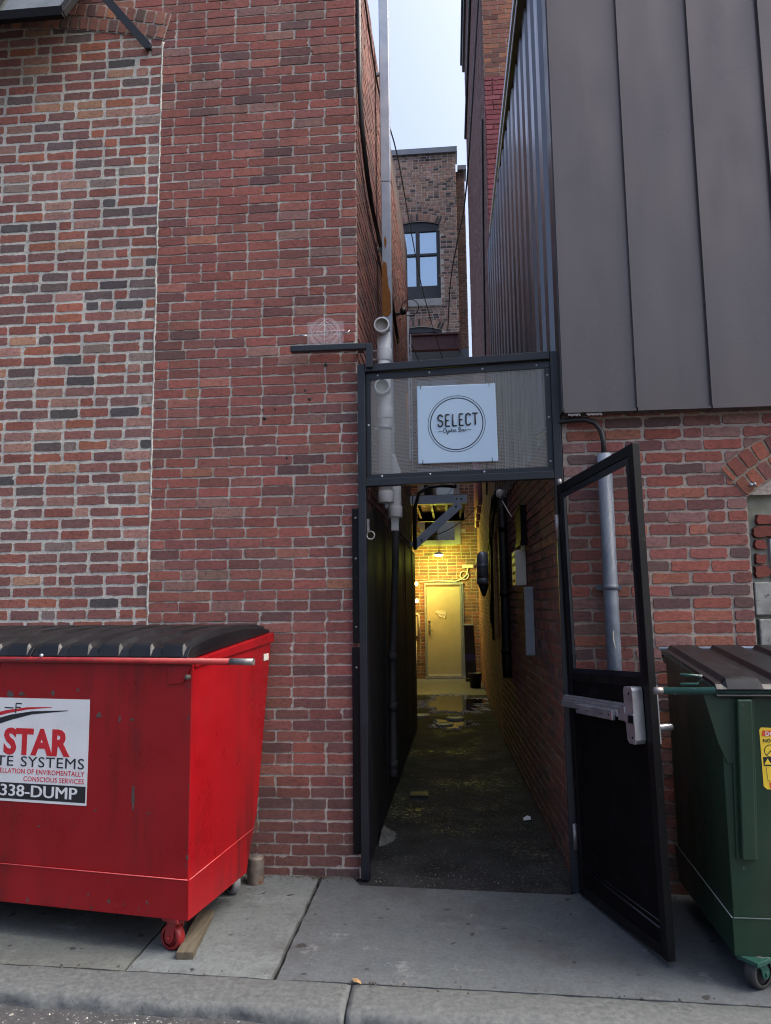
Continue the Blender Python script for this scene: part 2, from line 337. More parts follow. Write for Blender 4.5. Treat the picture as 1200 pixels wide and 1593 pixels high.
# ------------------------------------------------------------------ mesh builder
class MB:
    def __init__(s):
        s.v, s.f, s.c, s.mi = [], [], [], []
        s.smooth = []
        s.X = Matrix.Identity(4)
        s.hascol = False
    def add(s, vs, fs, col=None, mi=0, smooth=False):
        b = len(s.v)
        X = s.X
        s.v += [tuple(X @ Vector(p)) for p in vs]
        for f in fs:
            s.f.append(tuple(b + i for i in f)); s.c.append(col); s.mi.append(mi); s.smooth.append(smooth)
        if col: s.hascol = True
        return s
    def box(s, a, b, **k):
        x0, y0, z0 = (min(a[i], b[i]) for i in range(3)); x1, y1, z1 = (max(a[i], b[i]) for i in range(3))
        return s.add([(x0, y0, z0), (x1, y0, z0), (x1, y1, z0), (x0, y1, z0), (x0, y0, z1), (x1, y0, z1), (x1, y1, z1), (x0, y1, z1)],
                     [(0, 3, 2, 1), (4, 5, 6, 7), (0, 1, 5, 4), (1, 2, 6, 5), (2, 3, 7, 6), (3, 0, 4, 7)], **k)
    def bar(s, p, q, w, d, up=(0, 0, 1), **k):
        """rectangular bar from p to q, width w across, depth d along up-ish"""
        p, q = Vector(p), Vector(q); t = (q - p).normalized(); up = Vector(up)
        a = t.cross(up)
        if a.length < 1e-4: a = t.cross(Vector((1, 0, 0)))
        a.normalize(); b = a.cross(t).normalized()
        a *= w / 2; b *= d / 2
        vs = [p - a - b, p + a - b, p + a + b, p - a + b, q - a - b, q + a - b, q + a + b, q - a + b]
        return s.add([tuple(x) for x in vs], [(0, 1, 2, 3), (7, 6, 5, 4), (1, 0, 4, 5), (2, 1, 5, 6), (3, 2, 6, 7), (0, 3, 7, 4)], **k)
    def tube(s, pts, r, n=10, caps=True, **k):
        pts = [Vector(p) for p in pts]
        rs = r if isinstance(r, (list, tuple)) else [r] * len(pts)
        vs, fs = [], []
        ref = None
        for i, p in enumerate(pts):
            t = (pts[min(i + 1, len(pts) - 1)] - pts[max(i - 1, 0)])
            if t.length < 1e-9: t = Vector((0, 0, 1))
            t.normalize()
            if ref is None: ref = t.orthogonal().normalized()
            ref = (ref - t * ref.dot(t))
            if ref.length < 1e-6: ref = t.orthogonal()
            ref.normalize(); b = t.cross(ref)
            for j in range(n):
                a = 2 * math.pi * j / n
                vs.append(tuple(p + ref * (rs[i] * math.cos(a)) + b * (rs[i] * math.sin(a))))
        for i in range(len(pts) - 1):
            for j in range(n):
                fs.append((i * n + j, i * n + (j + 1) % n, (i + 1) * n + (j + 1) % n, (i + 1) * n + j))
        k.setdefault('smooth', True)
        s.add(vs, fs, **k)
        if caps:
            k['smooth'] = False
            b0 = len(s.v) - len(vs)
            s.f.append(tuple(b0 + j for j in reversed(range(n)))); s.f.append(tuple(b0 + (len(pts) - 1) * n + j for j in range(n)))
            for _ in range(2): s.c.append(k.get('col')); s.mi.append(k.get('mi', 0)); s.smooth.append(False)
        return s
    def lathe(s, prof, c=(0, 0, 0), axis='z', n=24, **k):
        vs, fs = [], []
        for (r, h) in prof:
            for j in range(n):
                a = 2 * math.pi * j / n
                x, y = r * math.cos(a), r * math.sin(a)
                p = (x, y, h) if axis == 'z' else ((x, h, y) if axis == 'y' else (h, x, y))
                vs.append((p[0] + c[0], p[1] + c[1], p[2] + c[2]))
        for i in range(len(prof) - 1):
            for j in range(n):
                q = (i * n + j, i * n + (j + 1) % n, (i + 1) * n + (j + 1) % n, (i + 1) * n + j)
                fs.append(q if axis != 'y' else q[::-1])
        k.setdefault('smooth', True)
        return s.add(vs, fs, **k)
    def prism(s, poly, d0, d1, plane='xz', **k):
        """polygon in a plane pulled from d0 to d1 along the third axis"""
        def P(a, b, d): return {'xz': (a, d, b), 'yz': (d, a, b), 'xy': (a, b, d)}[plane]
        n = len(poly)
        vs = [P(a, b, d0) for a, b in poly] + [P(a, b, d1) for a, b in poly]
        fs = [tuple(range(n)), tuple(reversed(range(n, 2 * n)))]
        fs += [(j, n + j, n + (j + 1) % n, (j + 1) % n) for j in range(n)]
        return s.add(vs, fs, **k)
    def ring(s, c, R0, r, n=48, m=6, axis='y', flat=1.0, **k):
        vs, fs = [], []
        for i in range(n):
            a = 2 * math.pi * i / n
            for j in range(m):
                b = 2 * math.pi * j / m
                rr = R0 + r * math.cos(b); h = r * math.sin(b) * flat
                x, y = rr * math.cos(a), rr * math.sin(a)
                p = (x, h, y) if axis == 'y' else (x, y, h)
                vs.append((p[0] + c[0], p[1] + c[1], p[2] + c[2]))
        for i in range(n):
            for j in range(m):
                fs.append((i * m + j, ((i + 1) % n) * m + j, ((i + 1) % n) * m + (j + 1) % m, i * m + (j + 1) % m))
        k.setdefault('smooth', True)
        return s.add(vs, fs, **k)
    def text(s, body, x, z, y, size, align='LEFT', sx=1.0, bold=0.0, ext=0.0008, space=1.0, **k):
        """lettering standing in the x-z plane, facing -y"""
        cu_ = bpy.data.curves.new('lettering', 'FONT')
        cu_.body = body; cu_.size = size; cu_.align_x = align; cu_.extrude = ext; cu_.offset = bold; cu_.space_character = space
        cu_.resolution_u = 3
        ob = bpy.data.objects.new('lettering', cu_); COL.objects.link(ob)
        dg = bpy.context.evaluated_depsgraph_get()
        me = bpy.data.meshes.new_from_object(ob.evaluated_get(dg))
        s.add([(x + p.co.x * sx, y - p.co.z, z + p.co.y) for p in me.vertices], [tuple(p.vertices) for p in me.polygons], **k)
        bpy.data.objects.remove(ob); bpy.data.curves.remove(cu_); bpy.data.meshes.remove(me)
        return s

def link(name, mb, mat, parent=None, bevel=0.0, seg=2, auto=False):
    me = bpy.data.meshes.new(name)
    me.from_pydata(mb.v, [], mb.f)
    mats = mat if isinstance(mat, (list, tuple)) else [mat]
    for m in mats: me.materials.append(M[m] if isinstance(m, str) else m)
    for p, mi, sm in zip(me.polygons, mb.mi, mb.smooth):
        p.material_index = mi; p.use_smooth = sm
    if mb.hascol:
        ca = me.color_attributes.new('col', 'FLOAT_COLOR', 'CORNER')
        buf = []
        for f, c in zip(mb.f, mb.c):
            buf.extend(list(c or (0.3, 0.3, 0.3, 0)) * len(f))
        ca.data.foreach_set('color', buf)
    me.update()
    o = bpy.data.objects.new(name, me)
    COL.objects.link(o)
    if parent: o.parent = parent
    if bevel:
        b = o.modifiers.new('bevel', 'BEVEL'); b.width = bevel; b.segments = seg; b.limit_method = 'ANGLE'; b.angle_limit = R(40)
    return o

def link_each(name, mb, mat, parent=None, **k):
    """every connected piece of the builder becomes an object of its own"""
    par = list(range(len(mb.v)))
    def find(a):
        while par[a] != a:
            par[a] = par[par[a]]; a = par[a]
        return a
    for f in mb.f:
        for q in f[1:]:
            par[find(q)] = find(f[0])
    groups = {}
    for i, f in enumerate(mb.f): groups.setdefault(find(f[0]), []).append(i)
    out = []
    for fi in groups.values():
        m2 = MB(); idx = {}
        for i in fi:
            ff = []
            for q in mb.f[i]:
                if q not in idx:
                    idx[q] = len(m2.v); m2.v.append(mb.v[q])
                ff.append(idx[q])
            m2.f.append(tuple(ff)); m2.c.append(mb.c[i]); m2.mi.append(mb.mi[i]); m2.smooth.append(mb.smooth[i])
        m2.hascol = mb.hascol
        out.append(link(name, m2, mat, parent, **k))
    return out

def thing(name, label, cat, loc=(0, 0, 0), rotz=0.0, group=None):
    o = bpy.data.objects.new(name, None)
    o.empty_display_size = 0.2
    COL.objects.link(o)
    o.location = loc; o.rotation_euler = (0, 0, rotz)
    o['label'] = label; o['category'] = cat
    if group: o['group'] = group
    return o

def tag(o, label, cat, group=None):
    o['label'] = label; o['category'] = cat
    if group: o['group'] = group
    return o

def struct(name, mb, mat, **k):
    o = link(name, mb, mat, **k); o['kind'] = 'structure'; return o

def stuff(o):
    o['kind'] = 'stuff'; return o

def copy_tree(o, parent=None):
    c = o.copy(); COL.objects.link(c)
    if parent: c.parent = parent
    for ch in list(o.children): copy_tree(ch, c)
    return c

# ------------------------------------------------------------------ brickwork
PAL_RED = [((0.275, 0.093, 0.073), 5), ((0.25, 0.09, 0.074), 5), ((0.222, 0.088, 0.075), 4), ((0.185, 0.083, 0.075), 2), ((0.30, 0.118, 0.09), 2), ((0.31, 0.13, 0.083), 0.3), ((0.15, 0.08, 0.076), 0.7), ((0.27, 0.145, 0.12), 1.0)]
PAL_OLD = [((0.27, 0.098, 0.074), 4), ((0.235, 0.10, 0.084), 4), ((0.20, 0.10, 0.09), 3), ((0.135, 0.095, 0.09), 1.5), ((0.085, 0.075, 0.075), 0.45), ((0.32, 0.115, 0.072), 1.2), ((0.33, 0.18, 0.145), 2.4), ((0.37, 0.2, 0.13), 0.5), ((0.24, 0.175, 0.15), 1.4)]
PAL_RIGHT = [((0.297, 0.092, 0.068), 5), ((0.260, 0.092, 0.077), 5), ((0.201, 0.088, 0.078), 3), ((0.138, 0.077, 0.073), 1.2), ((0.318, 0.118, 0.077), 3), ((0.265, 0.136, 0.118), 2)]
PAL_TAN = [((0.42, 0.28, 0.23), 5), ((0.38, 0.24, 0.19), 4), ((0.30, 0.2, 0.17), 3), ((0.09, 0.075, 0.075), 2), ((0.16, 0.115, 0.1), 2), ((0.36, 0.19, 0.14), 2)]
PAL_END = [((0.26, 0.135, 0.09), 4), ((0.21, 0.11, 0.075), 3), ((0.16, 0.095, 0.07), 2), ((0.30, 0.13, 0.085), 2)]
PAL_MAROON = [((0.26, 0.075, 0.085), 3), ((0.24, 0.068, 0.08), 3), ((0.28, 0.09, 0.1), 2)]
PAL_ORANGE = [((0.34, 0.14, 0.085), 4), ((0.28, 0.12, 0.085), 3), ((0.2, 0.09, 0.07), 2)]

def pick(pal, rng):
    t = rng.random() * sum(w for _, w in pal)
    for c, w in pal:
        t -= w
        if t <= 0: return c
    return pal[0][0]

def brick(mb, O, u, v, n, a, b, c, d, depth, col, rng, detail=True, wear=1.0, tilt=0.0):
    """one brick: rectangle a..b x c..d of the plane (O,u,v), its face depth in front of the bed"""
    O, u, v, n = map(Vector, (O, u, v, n))
    L, H = b - a, d - c
    if L < 0.012 or H < 0.008: return
    if detail:
        k = 0.0016 * wear
        nx, ny = max(2, int(L / 0.035)), 2
        pts = []
        rr = min(0.007 * wear, L * 0.2, H * 0.2)
        for i in range(nx + 1):
            t = i / nx
            x = a + L * t
            if i == 0: x += rr
            if i == nx: x -= rr
            pts.append((x, c))
        for i in range(ny + 1): 
            y = c + H * i / ny
            if i == 0: y += rr
            if i == ny: y -= rr
            pts.append((b, y))
        for i in range(nx + 1):
            t = 1 - i / nx
            x = a + L * t
            if i == 0: x -= rr
            if i == nx: x += rr
            pts.append((x, d))
        for i in range(ny + 1):
            y = d - H * i / ny
            if i == 0: y -= rr
            if i == ny: y += rr
            pts.append((a, y))
        # a chipped corner now and then
        pts = [(x + rng.gauss(0, k), y + rng.gauss(0, k)) for x, y in pts]
        if rng.random() < 0.10 * wear:
            q = rng.randrange(len(pts)); cx, cy = (a + b) / 2, (c + d) / 2
            pts[q] = (pts[q][0] + (cx - pts[q][0]) * 0.14, pts[q][1] + (cy - pts[q][1]) * 0.3)
        ins = 0.0022
    else:
        pts = [(a, c), (b, c), (b, d), (a, d)]
        ins = 0.003
    m = len(pts); cx, cy = (a + b) / 2, (c + d) / 2
    dep = depth + rng.uniform(-0.0015, 0.0015)
    tx, ty = rng.gauss(0, 0.008), rng.gauss(0, 0.012)
    base, front = [], []
    for x, y in pts:
        base.append(tuple(O + u * x + v * y - n * 0.004))
        sx = ins * (1 if x < cx else -1); sy = ins * (1 if y < cy else -1)
        wx = min(1, abs(x - cx) / (L / 2)); wy = min(1, abs(y - cy) / (H / 2))
        px = x + sx * (wx ** 6); py = y + sy * (wy ** 3)
        front.append(tuple(O + u * px + v * py + n * (dep + tx * (x - cx) + ty * (y - cy))))
    fs = [tuple(range(m, 2 * m))] + [(i, (i + 1) % m, m + (i + 1) % m, m + i) for i in range(m)]
    mb.add(base + front, fs, col=(*col, 0.0))

def tone(col, rng, k=1.0):
    s = k * rng.uniform(0.84, 1.16)
    return tuple(max(0.01, c * s * rng.uniform(0.96, 1.04)) for c in col)

def brick_wall(mb, O, u, v, n, W, H, L=0.2145, h=0.0677, j=0.0085, pal=PAL_RED, seed=1, detail=True, depth=0.0055, keep=None,
               mortar=(0.50, 0.46, 0.40), wear=1.0, tint=None, header=0.06, phase=0.0, v0=0.0, bed=True, clips=None):
    rng = random.Random(seed)
    if bed:
        O_, u_, v_ = Vector(O), Vector(u), Vector(v)
        nu, nv = max(1, int(W / 0.5)), max(1, int(H / 0.5))
        vs = [tuple(O_ + u_ * (W * i / nu) + v_ * (H * k / nv)) for k in range(nv + 1) for i in range(nu + 1)]
        fs = [(k * (nu + 1) + i, k * (nu + 1) + i + 1, (k + 1) * (nu + 1) + i + 1, (k + 1) * (nu + 1) + i) for k in range(nv) for i in range(nu)]
        un = Vector(u).cross(Vector(v))
        if un.dot(Vector(n)) < 0: fs = [f[::-1] for f in fs]
        mb.add(vs, fs, col=(*mortar, 1.0))
    row = 0
    y = v0
    while y < H:
        c, d = y + j / 2, min(y + h - j / 2, H)
        hdr = header and (row % 7 == 6) and header > 0.5
        x = -L * (0.5 if row % 2 else 0.0) - L + phase + rng.gauss(0, 0.004)
        while x < W:
            ln = L
            if hdr: ln = L / 2
            elif rng.random() < header: ln = L / 2
            a, b = x + j / 2, x + ln - j / 2
            b += rng.gauss(0, 0.0025)
            x += ln
            spans = [(max(a, 0.0), min(b, W))]
            if clips:
                spans = clips(spans, (c + d) / 2)
            for sa, sb in spans:
                if sb - sa < 0.02: continue
                if keep and not keep((sa + sb) / 2, (c + d) / 2): continue
                col = tone(pick(pal, rng), rng)
                if tint: col = tint(col, (sa + sb) / 2, (c + d) / 2, rng)
                dc = rng.gauss(0, 0.0012) if detail else 0
                brick(mb, O, u, v, n, sa, sb, c + dc, d + dc, depth, col, rng, detail, wear)
        y += h; row += 1
    return mb

def rowlock_arch(mb, c, Rin, a0, a1, rows, rh, n_br, pal, rng, y, proud=0.010, mortar=(0.36, 0.33, 0.29), bed=True, xs=1):
    """rings of bricks on edge about centre c in the x-z plane, facing -y; angles from vertical"""
    if bed:
        K = 40
        vs = []
        for i in range(K + 1):
            a = a0 + (a1 - a0) * i / K
            for r in (Rin, Rin + rows * rh):
                vs.append((c[0] + r * math.sin(a), y - 0.003, c[1] + r * math.cos(a)))
        fs = [(2 * i, 2 * i + 1, 2 * i + 3, 2 * i + 2) for i in range(K)]
        if a1 > a0: fs = [f[::-1] for f in fs]
        mb.add(vs, fs, col=(*mortar, 1.0))
    for q in range(rows):
        off = 0.5 * (q % 2)
        for i in range(-1, n_br):
            b0 = a0 + (a1 - a0) * (i + off) / n_br; b1 = a0 + (a1 - a0) * (i + 1 + off) / n_br
            lo, hi = min(a0, a1), max(a0, a1)
            b0 = min(max(b0, lo), hi); b1 = min(max(b1, lo), hi)
            if abs(b1 - b0) < abs(a1 - a0) / n_br * 0.3: continue
            am = (b0 + b1) / 2
            rm = Rin + (q + 0.5) * rh
            O = Vector((c[0] + rm * math.sin(am), y, c[1] + rm * math.cos(am)))
            uu = Vector((math.cos(am), 0, -math.sin(am))); vv = Vector((math.sin(am), 0, math.cos(am)))
            w = abs(b1 - b0) * rm / 2 - 0.006
            brick(mb, O, uu, vv, (0, -1, 0), -w, w, -rh / 2 + 0.006, rh / 2 - 0.006, proud, tone(pick(pal, rng), rng), rng, True)
    return mb

rng = random.Random(7)

# ================================================================== SETTING: road, kerb, sidewalk, alley floor
def kerb_y(x):           # back edge of the kerb
    return 3.43 - 0.046 * (x + 0.3)
mb = MB()
for i in range(60):
    for k in range(3):
        x0, x1 = -60 + 2 * i, -58 + 2 * i
        y0, y1 = [(-60, -6), (-6, 1.5), (1.5, 5)][k]
        mb.add([(x0, y0, -0.052), (x1, y0, -0.052), (x1, y1, -0.052), (x0, y1, -0.052)], [(0, 1, 2, 3)])
struct('road', mb, 'asphalt')
mb = MB(); mb.add([(-200, -200, -0.25), (200, -200, -0.25), (200, 200, -0.25), (-200, 200, -0.25)], [(0, 1, 2, 3)])
struct('ground', mb, 'asphalt')

# sidewalk: cast slabs with open joints between them
mb = MB()
def slab(x0, x1, yb, col, skew=0.0, sub=10):
    g = 0.009
    x0 += g; x1 -= g
    ya0, ya1 = kerb_y(x0) + 0.008, kerb_y(x1) + 0.008
    vs = []
    r_ = random.Random(int(abs(x0) * 100))
    nx, ny = max(4, int((x1 - x0) / 0.08)), 16
    def ybk(x):
        return yb(x) if callable(yb) else yb
    for k in range(ny + 1):
        for i in range(nx + 1):
            x = x0 + (x1 - x0) * i / nx
            ya = ya0 + (ya1 - ya0) * i / nx
            y = ya + (ybk(x) - ya) * k / ny
            z = 0.0 + 0.004 * noise.noise(Vector((x * 2.1, y * 2.1, 0)))
            if k == 0 : y += 0.006 * noise.noise(Vector((x * 14, 1, 0)))
            if i in (0, nx): x += 0.009 * noise.noise(Vector((y * 9, 5 + x0, 0))); z -= 0.004
            if k == 0: z -= 0.004
            vs.append((x, y, z))
    fs = [(k * (nx + 1) + i, k * (nx + 1) + i + 1, (k + 1) * (nx + 1) + i + 1, (k + 1) * (nx + 1) + i) for k in range(ny) for i in range(nx)]
    b = len(vs)
    edge = [i for i in range(nx + 1)] + [k * (nx + 1) + nx for k in range(1, ny + 1)] + [ny * (nx + 1) + i for i in range(nx - 1, -1, -1)] + [k * (nx + 1) for k in range(ny - 1, 0, -1)]
    vs += [(vs[i][0], vs[i][1], -0.08) for i in edge]
    m_ = len(edge)
    fs += [(edge[(q + 1) % m_], edge[q], b + q, b + (q + 1) % m_) for q in range(m_)]
    mb.add(vs, fs, col=(*col, 0))
def thr(x): return 4.552 - 0.064 * (x + 0.52)
def back_y(x):
    if x < -0.60: return 4.72
    if x > 0.70: return 4.55
    return thr(x)
slab(-9, -4.6, 4.72, (0.113, 0.121, 0.119))
slab(-4.6, -3.0, 4.72, (0.101, 0.109, 0.105))
slab(-3.0, -1.525, 4.72, (0.097, 0.105, 0.096))
slab(-1.525, -0.825, 4.72, (0.124, 0.137, 0.136))
slab(-0.825, 1.62, back_y, (0.080, 0.090, 0.095))
slab(1.62, 3.4, 4.55, (0.083, 0.093, 0.096))
slab(3.4, 9, 4.55, (0.089, 0.093, 0.096))
struct('sidewalk', mb, 'concrete')

# dark bed showing in the joints
mb = MB(); mb.add([(-7.1, kerb_y(-7.1) - 0.1, -0.03), (6.9, kerb_y(6.9) - 0.1, -0.03), (6.9, 4.8, -0.03), (-7.1, 4.8, -0.03)], [(0, 1, 2, 3)])
struct('sidewalk_bed', mb, 'soot')

# granite kerb blocks with a rough split front
mb = MB()
def kerb_block(x0, x1, seed):
    nx = max(8, int((x1 - x0) / 0.025))
    prof = [(0.0, -0.16), (0.0, -0.012), (0.005, -0.003), (0.012, 0), (0.07, 0.002), (0.15, 0.002), (0.215, -0.003), (0.232, -0.014), (0.243, -0.034), (0.25, -0.06), (0.256, -0.09), (0.26, -0.125), (0.262, -0.17)]
    vs, fs = [], []
    for i in range(nx + 1):
        x = x0 + 0.004 + (x1 - x0 - 0.008) * i / nx
        for k, (dy, z) in enumerate(prof):
            p = Vector((x * 7, k * 0.35, seed * 3.1))
            a = noise.noise(p) + 0.6 * noise.noise(p * 2.7)
            amt = 0.004 if dy < 0.2 else 0.012
            yy = kerb_y(x) - dy - a * amt * (1.2 if z < -0.03 else 1)
            zz = z + 0.004 * noise.noise(p * 1.7 + Vector((9, 0, 0))) + (a * 0.006 if dy > 0.2 else 0)
            ex = 0
            if i in (0, nx): zz -= 0.006
            vs.append((x, yy, zz))
    K = len(prof)
    for i in range(nx):
        for k in range(K - 1):
            fs.append((i * K + k, i * K + k + 1, (i + 1) * K + k + 1, (i + 1) * K + k))
    fs.append(tuple(range(K))[::-1]); fs.append(tuple(nx * K + k for k in range(K)))
    mb.add(vs, fs, smooth=True)
for i, (a, b) in enumerate(((-7.2, -4.9), (-4.9, -2.75), (-2.75, -0.47), (-0.47, 2.0), (2.0, 4.2), (4.2, 7))): kerb_block(a, b, i)
struct('kerb', mb, 'granite')

# alley floor: worn asphalt sinking a little to the puddle
def alley_z(x, y):
    z = -0.012 + 0.005 * noise.noise(Vector((x * 1.3, y * 0.8, 0))) + 0.0022 * noise.noise(Vector((x * 9, y * 9, 3))) + 0.0016 * noise.noise(Vector((x * 23, y * 23, 7)))
    d2 = ((x - 0.05) / 0.55) ** 2 + ((y - 12.6) / 0.95) ** 2
    z -= 0.03 * math.exp(-d2)
    return z
mb = MB()
nx, ny = 60, 420
vs = []
for k in range(ny + 1):
    y = 4.45 + (16.4 - 4.45) * k / ny
    for i in range(nx + 1):
        x = -1.1 + 1.9 * i / nx
        yy = max(y, thr(x) + 0.004)
        vs.append((x, yy, alley_z(x, yy)))
fs = [(k * (nx + 1) + i, k * (nx + 1) + i + 1, (k + 1) * (nx + 1) + i + 1, (k + 1) * (nx + 1) + i) for k in range(ny) for i in range(nx)]
mb.add(vs, fs)
struct('alley_floor', mb, 'alley')
def side_x(Y): return -0.57 + 0.08 * min(1, (Y - 4.7) / 5.0) if Y < 9.7 else -0.86
# paler cement apron before the lit door, wet lamp shine put into its colour
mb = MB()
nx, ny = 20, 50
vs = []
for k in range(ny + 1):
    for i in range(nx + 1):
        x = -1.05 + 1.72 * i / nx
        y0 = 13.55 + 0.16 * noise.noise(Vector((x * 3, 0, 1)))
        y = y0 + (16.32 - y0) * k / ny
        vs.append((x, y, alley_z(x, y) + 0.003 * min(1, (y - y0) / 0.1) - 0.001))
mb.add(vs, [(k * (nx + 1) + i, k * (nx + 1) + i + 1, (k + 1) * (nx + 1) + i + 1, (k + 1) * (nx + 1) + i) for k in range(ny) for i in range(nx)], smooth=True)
struct('pale_shine_apron', mb, 'apron')
def blob_k(a, seed, amp):
    return 1 + amp * noise.noise(Vector((math.cos(a) * 1.6, math.sin(a) * 1.6, seed))) + amp * 0.6 * noise.noise(Vector((math.cos(a) * 3.7, math.sin(a) * 3.7, seed + 4))) + amp * 0.3 * noise.noise(Vector((math.cos(a) * 9, math.sin(a) * 9, seed)))
def blob(cx, cy, rx, ry, z, n=60, seed=0, amp=0.18):
    vs = [(cx, cy, z)]
    for i in range(n):
        a = 2 * math.pi * i / n
        k = blob_k(a, seed, amp)
        vs.append((cx + rx * k * math.cos(a), cy + ry * k * math.sin(a), z))
    return vs, [(0, i + 1, (i + 1) % n + 1) for i in range(n)]
mb = MB()
mb.add(*blob(0.04, 12.5, 0.50, 0.85, -0.021, n=160, seed=2, amp=0.75))
struct('puddle_water', mb, 'water')
mb = MB()
mb.add(*blob(-0.06, 10.36, 0.25, 0.30, -0.0085, n=120, seed=5, amp=0.8))
struct('small_puddle_water', mb, 'water')
# gravel and grit lying on the alley floor and along the puddle's edge
mb = MB()
g_ = random.Random(3)
def stone_at(x, y, z, s):
    a = g_.random() * 6.28
    pts = []
    for q in range(5):
        b = a + q * 1.2566
        pts.append((x + s * math.cos(b) * g_.uniform(0.6, 1.1), y + s * math.sin(b) * g_.uniform(0.6, 1.1), z))
    pts.append((x, y, z + s * g_.uniform(0.5, 1.0)))
    mb.add(pts, [(i, (i + 1) % 5, 5) for i in range(5)])
for _ in range(2200):
    y = 4.6 + 11.4 * g_.random() ** 1.2; x = g_.uniform(-0.5, 0.62)
    if g_.random() < 0.5: x = g_.gauss(0.05, 0.22)
    if x < -0.5 or x > 0.6: continue
    stone_at(x, y, alley_z(x, y), g_.uniform(0.0015, 0.0055))
stuff(link('gravel', mb, 'gravel'))
mb = MB()
for _ in range(2600):
    a = g_.random() * 6.283; k = blob_k(a, 2, 0.75) * (0.98 + abs(g_.gauss(0, 0.12)))
    x, y = 0.04 + 0.50 * k * math.cos(a), 12.5 + 0.85 * k * math.sin(a)
    if -0.8 < x < 0.58: stone_at(x, y, alley_z(x, y), g_.uniform(0.007, 0.019))
for _ in range(520):
    a = g_.random() * 6.283; k = blob_k(a, 5, 0.8) * (0.97 + abs(g_.gauss(0, 0.2)))
    x, y = -0.06 + 0.25 * k * math.cos(a), 10.36 + 0.30 * k * math.sin(a)
    stone_at(x, y, alley_z(x, y), g_.uniform(0.005, 0.013))
stuff(link('wet_glint_gravel', mb, 'wet_glint_gravel'))
# grit in the gutter
mb = MB()
for _ in range(260):
    x = g_.uniform(-3, 2.5); y = kerb_y(x) - 0.27 - abs(g_.gauss(0, 0.12))
    stone_at(x, y, -0.052, g_.uniform(0.004, 0.011))
stuff(link('gutter_grit', mb, 'gravel'))

# crumbs of dirt and litter gathered along the wall feet and joints
mb = MB()
for _ in range(900):
    q = g_.random()
    if q < 0.3: x, y, z = g_.uniform(-1.3, -0.6), 4.69 - abs(g_.gauss(0, 0.035)), 0.0
    elif q < 0.5: x, y, z = g_.uniform(0.72, 3), 4.51 - abs(g_.gauss(0, 0.05)), 0.0
    elif q < 0.7:
        y = g_.uniform(4.6, 9); x = 0.66 - 0.012 * (y - 4.6) - abs(g_.gauss(0, 0.03)); z = alley_z(x, y)
    elif q < 0.85:
        y = g_.uniform(4.6, 9); x = -0.50 + abs(g_.gauss(0, 0.035)); z = alley_z(x, y)
    else: x = g_.uniform(-3, 2.5); y = kerb_y(x) + g_.gauss(0.004, 0.02); z = 0.001
    stone_at(x, y, z, g_.uniform(0.0025, 0.008))
stuff(link('debris', mb, 'leaf_dirt'))
# ================================================================== LEFT BUILDING
XL = -0.58
left = thing('brick_building', 'red brick building left of the alley with a bricked-up arched opening in its street wall', 'building', (-3.6, 4.7, 0))
WP = Matrix.Translation((3.6, -4.7, 0))
def base_dirt(col, u_, v_, r_):
    k = max(0.0, min(1.0, (0.62 - v_) / 0.45))
    k *= r_.uniform(0.6, 1.0)
    g = (0.075, 0.062, 0.058)
    return tuple(c * (1 - 0.62 * k) + d * 0.62 * k for c, d in zip(col, g))
SEAM = 5.4
# local u runs from x=-7.4 to XL
U0 = -7.4
arch_c = None
def circ(p, q, r_):
    ax, ay = p; bx, by = q; cx, cy = r_
    d = 2 * (ax * (by - cy) + bx * (cy - ay) + cx * (ay - by))
    ux = ((ax * ax + ay * ay) * (by - cy) + (bx * bx + by * by) * (cy - ay) + (cx * cx + cy * cy) * (ay - by)) / d
    uy = ((ax * ax + ay * ay) * (cx - bx) + (bx * bx + by * by) * (ax - cx) + (cx * cx + cy * cy) * (bx - ax)) / d
    return (ux, uy), math.hypot(ax - ux, ay - uy)
arch_c, arch_R = circ((-1.965, 5.665), (-2.53, 5.785), (-3.206, 5.85))
def in_fill(u_, v_):
    x = U0 + u_
    xs = -1.97 + 0.012 * math.sin(v_ * 3.1)
    xl = 2 * arch_c[0] + 1.97
    if not (xl < x < xs): return False
    return math.hypot(x - arch_c[0], v_ - arch_c[1]) < arch_R + 0.09
def clip_main(spans, vv):
    out = []
    for a, b in spans:
        xr = -1.965 - U0; xl = 2 * arch_c[0] + 1.97 - U0
        top = arch_c[1] + math.sqrt(max(0.01, (arch_R + 0.1) ** 2 - (max(xl, min(xr, (a + b) / 2)) + U0 - arch_c[0]) ** 2))
        if vv > top: out.append((a, b)); continue
        if b <= xl or a >= xr: out.append((a, b))
        else:
            if a < xl: out.append((a, xl))
            if b > xr: out.append((xr + 0.004, b))
    return out
mb = MB(); mb.X = WP
brick_wall(mb, (U0, 4.7, -0.02), (1, 0, 0), (0, 0, 1), (0, -1, 0), XL - U0, 6.5, pal=PAL_RED, seed=11, clips=clip_main, tint=base_dirt, header=0.05,
           phase=(XL - U0) % 0.2145 + 0.0)
link('wall', mb, 'brick', left)
mb = MB(); mb.X = WP
xl_f = 2 * arch_c[0] + 1.97
brick_wall(mb, (xl_f, 4.6985, -0.02), (1, 0, 0), (0, 0, 1), (0, -1, 0), -1.972 - xl_f, 6.05, L=0.213, h=0.0752, j=0.0165, pal=PAL_OLD, seed=5,
           mortar=(0.53, 0.51, 0.45), wear=1.1, header=0.14, depth=0.0045, bed=False, keep=lambda u_, v_: math.hypot(xl_f + u_ - arch_c[0], v_ - 0.02 - arch_c[1]) < arch_R + 0.07)
bedv = [(xl_f, 4.697, -0.02), (-1.968, 4.697, -0.02)]
K = 24
bedv += [(-1.968 + (xl_f + 1.968) * i / K, 4.697, arch_c[1] + math.sqrt((arch_R + 0.05) ** 2 - (-1.968 + (xl_f + 1.968) * i / K - arch_c[0]) ** 2)) for i in range(K + 1)]
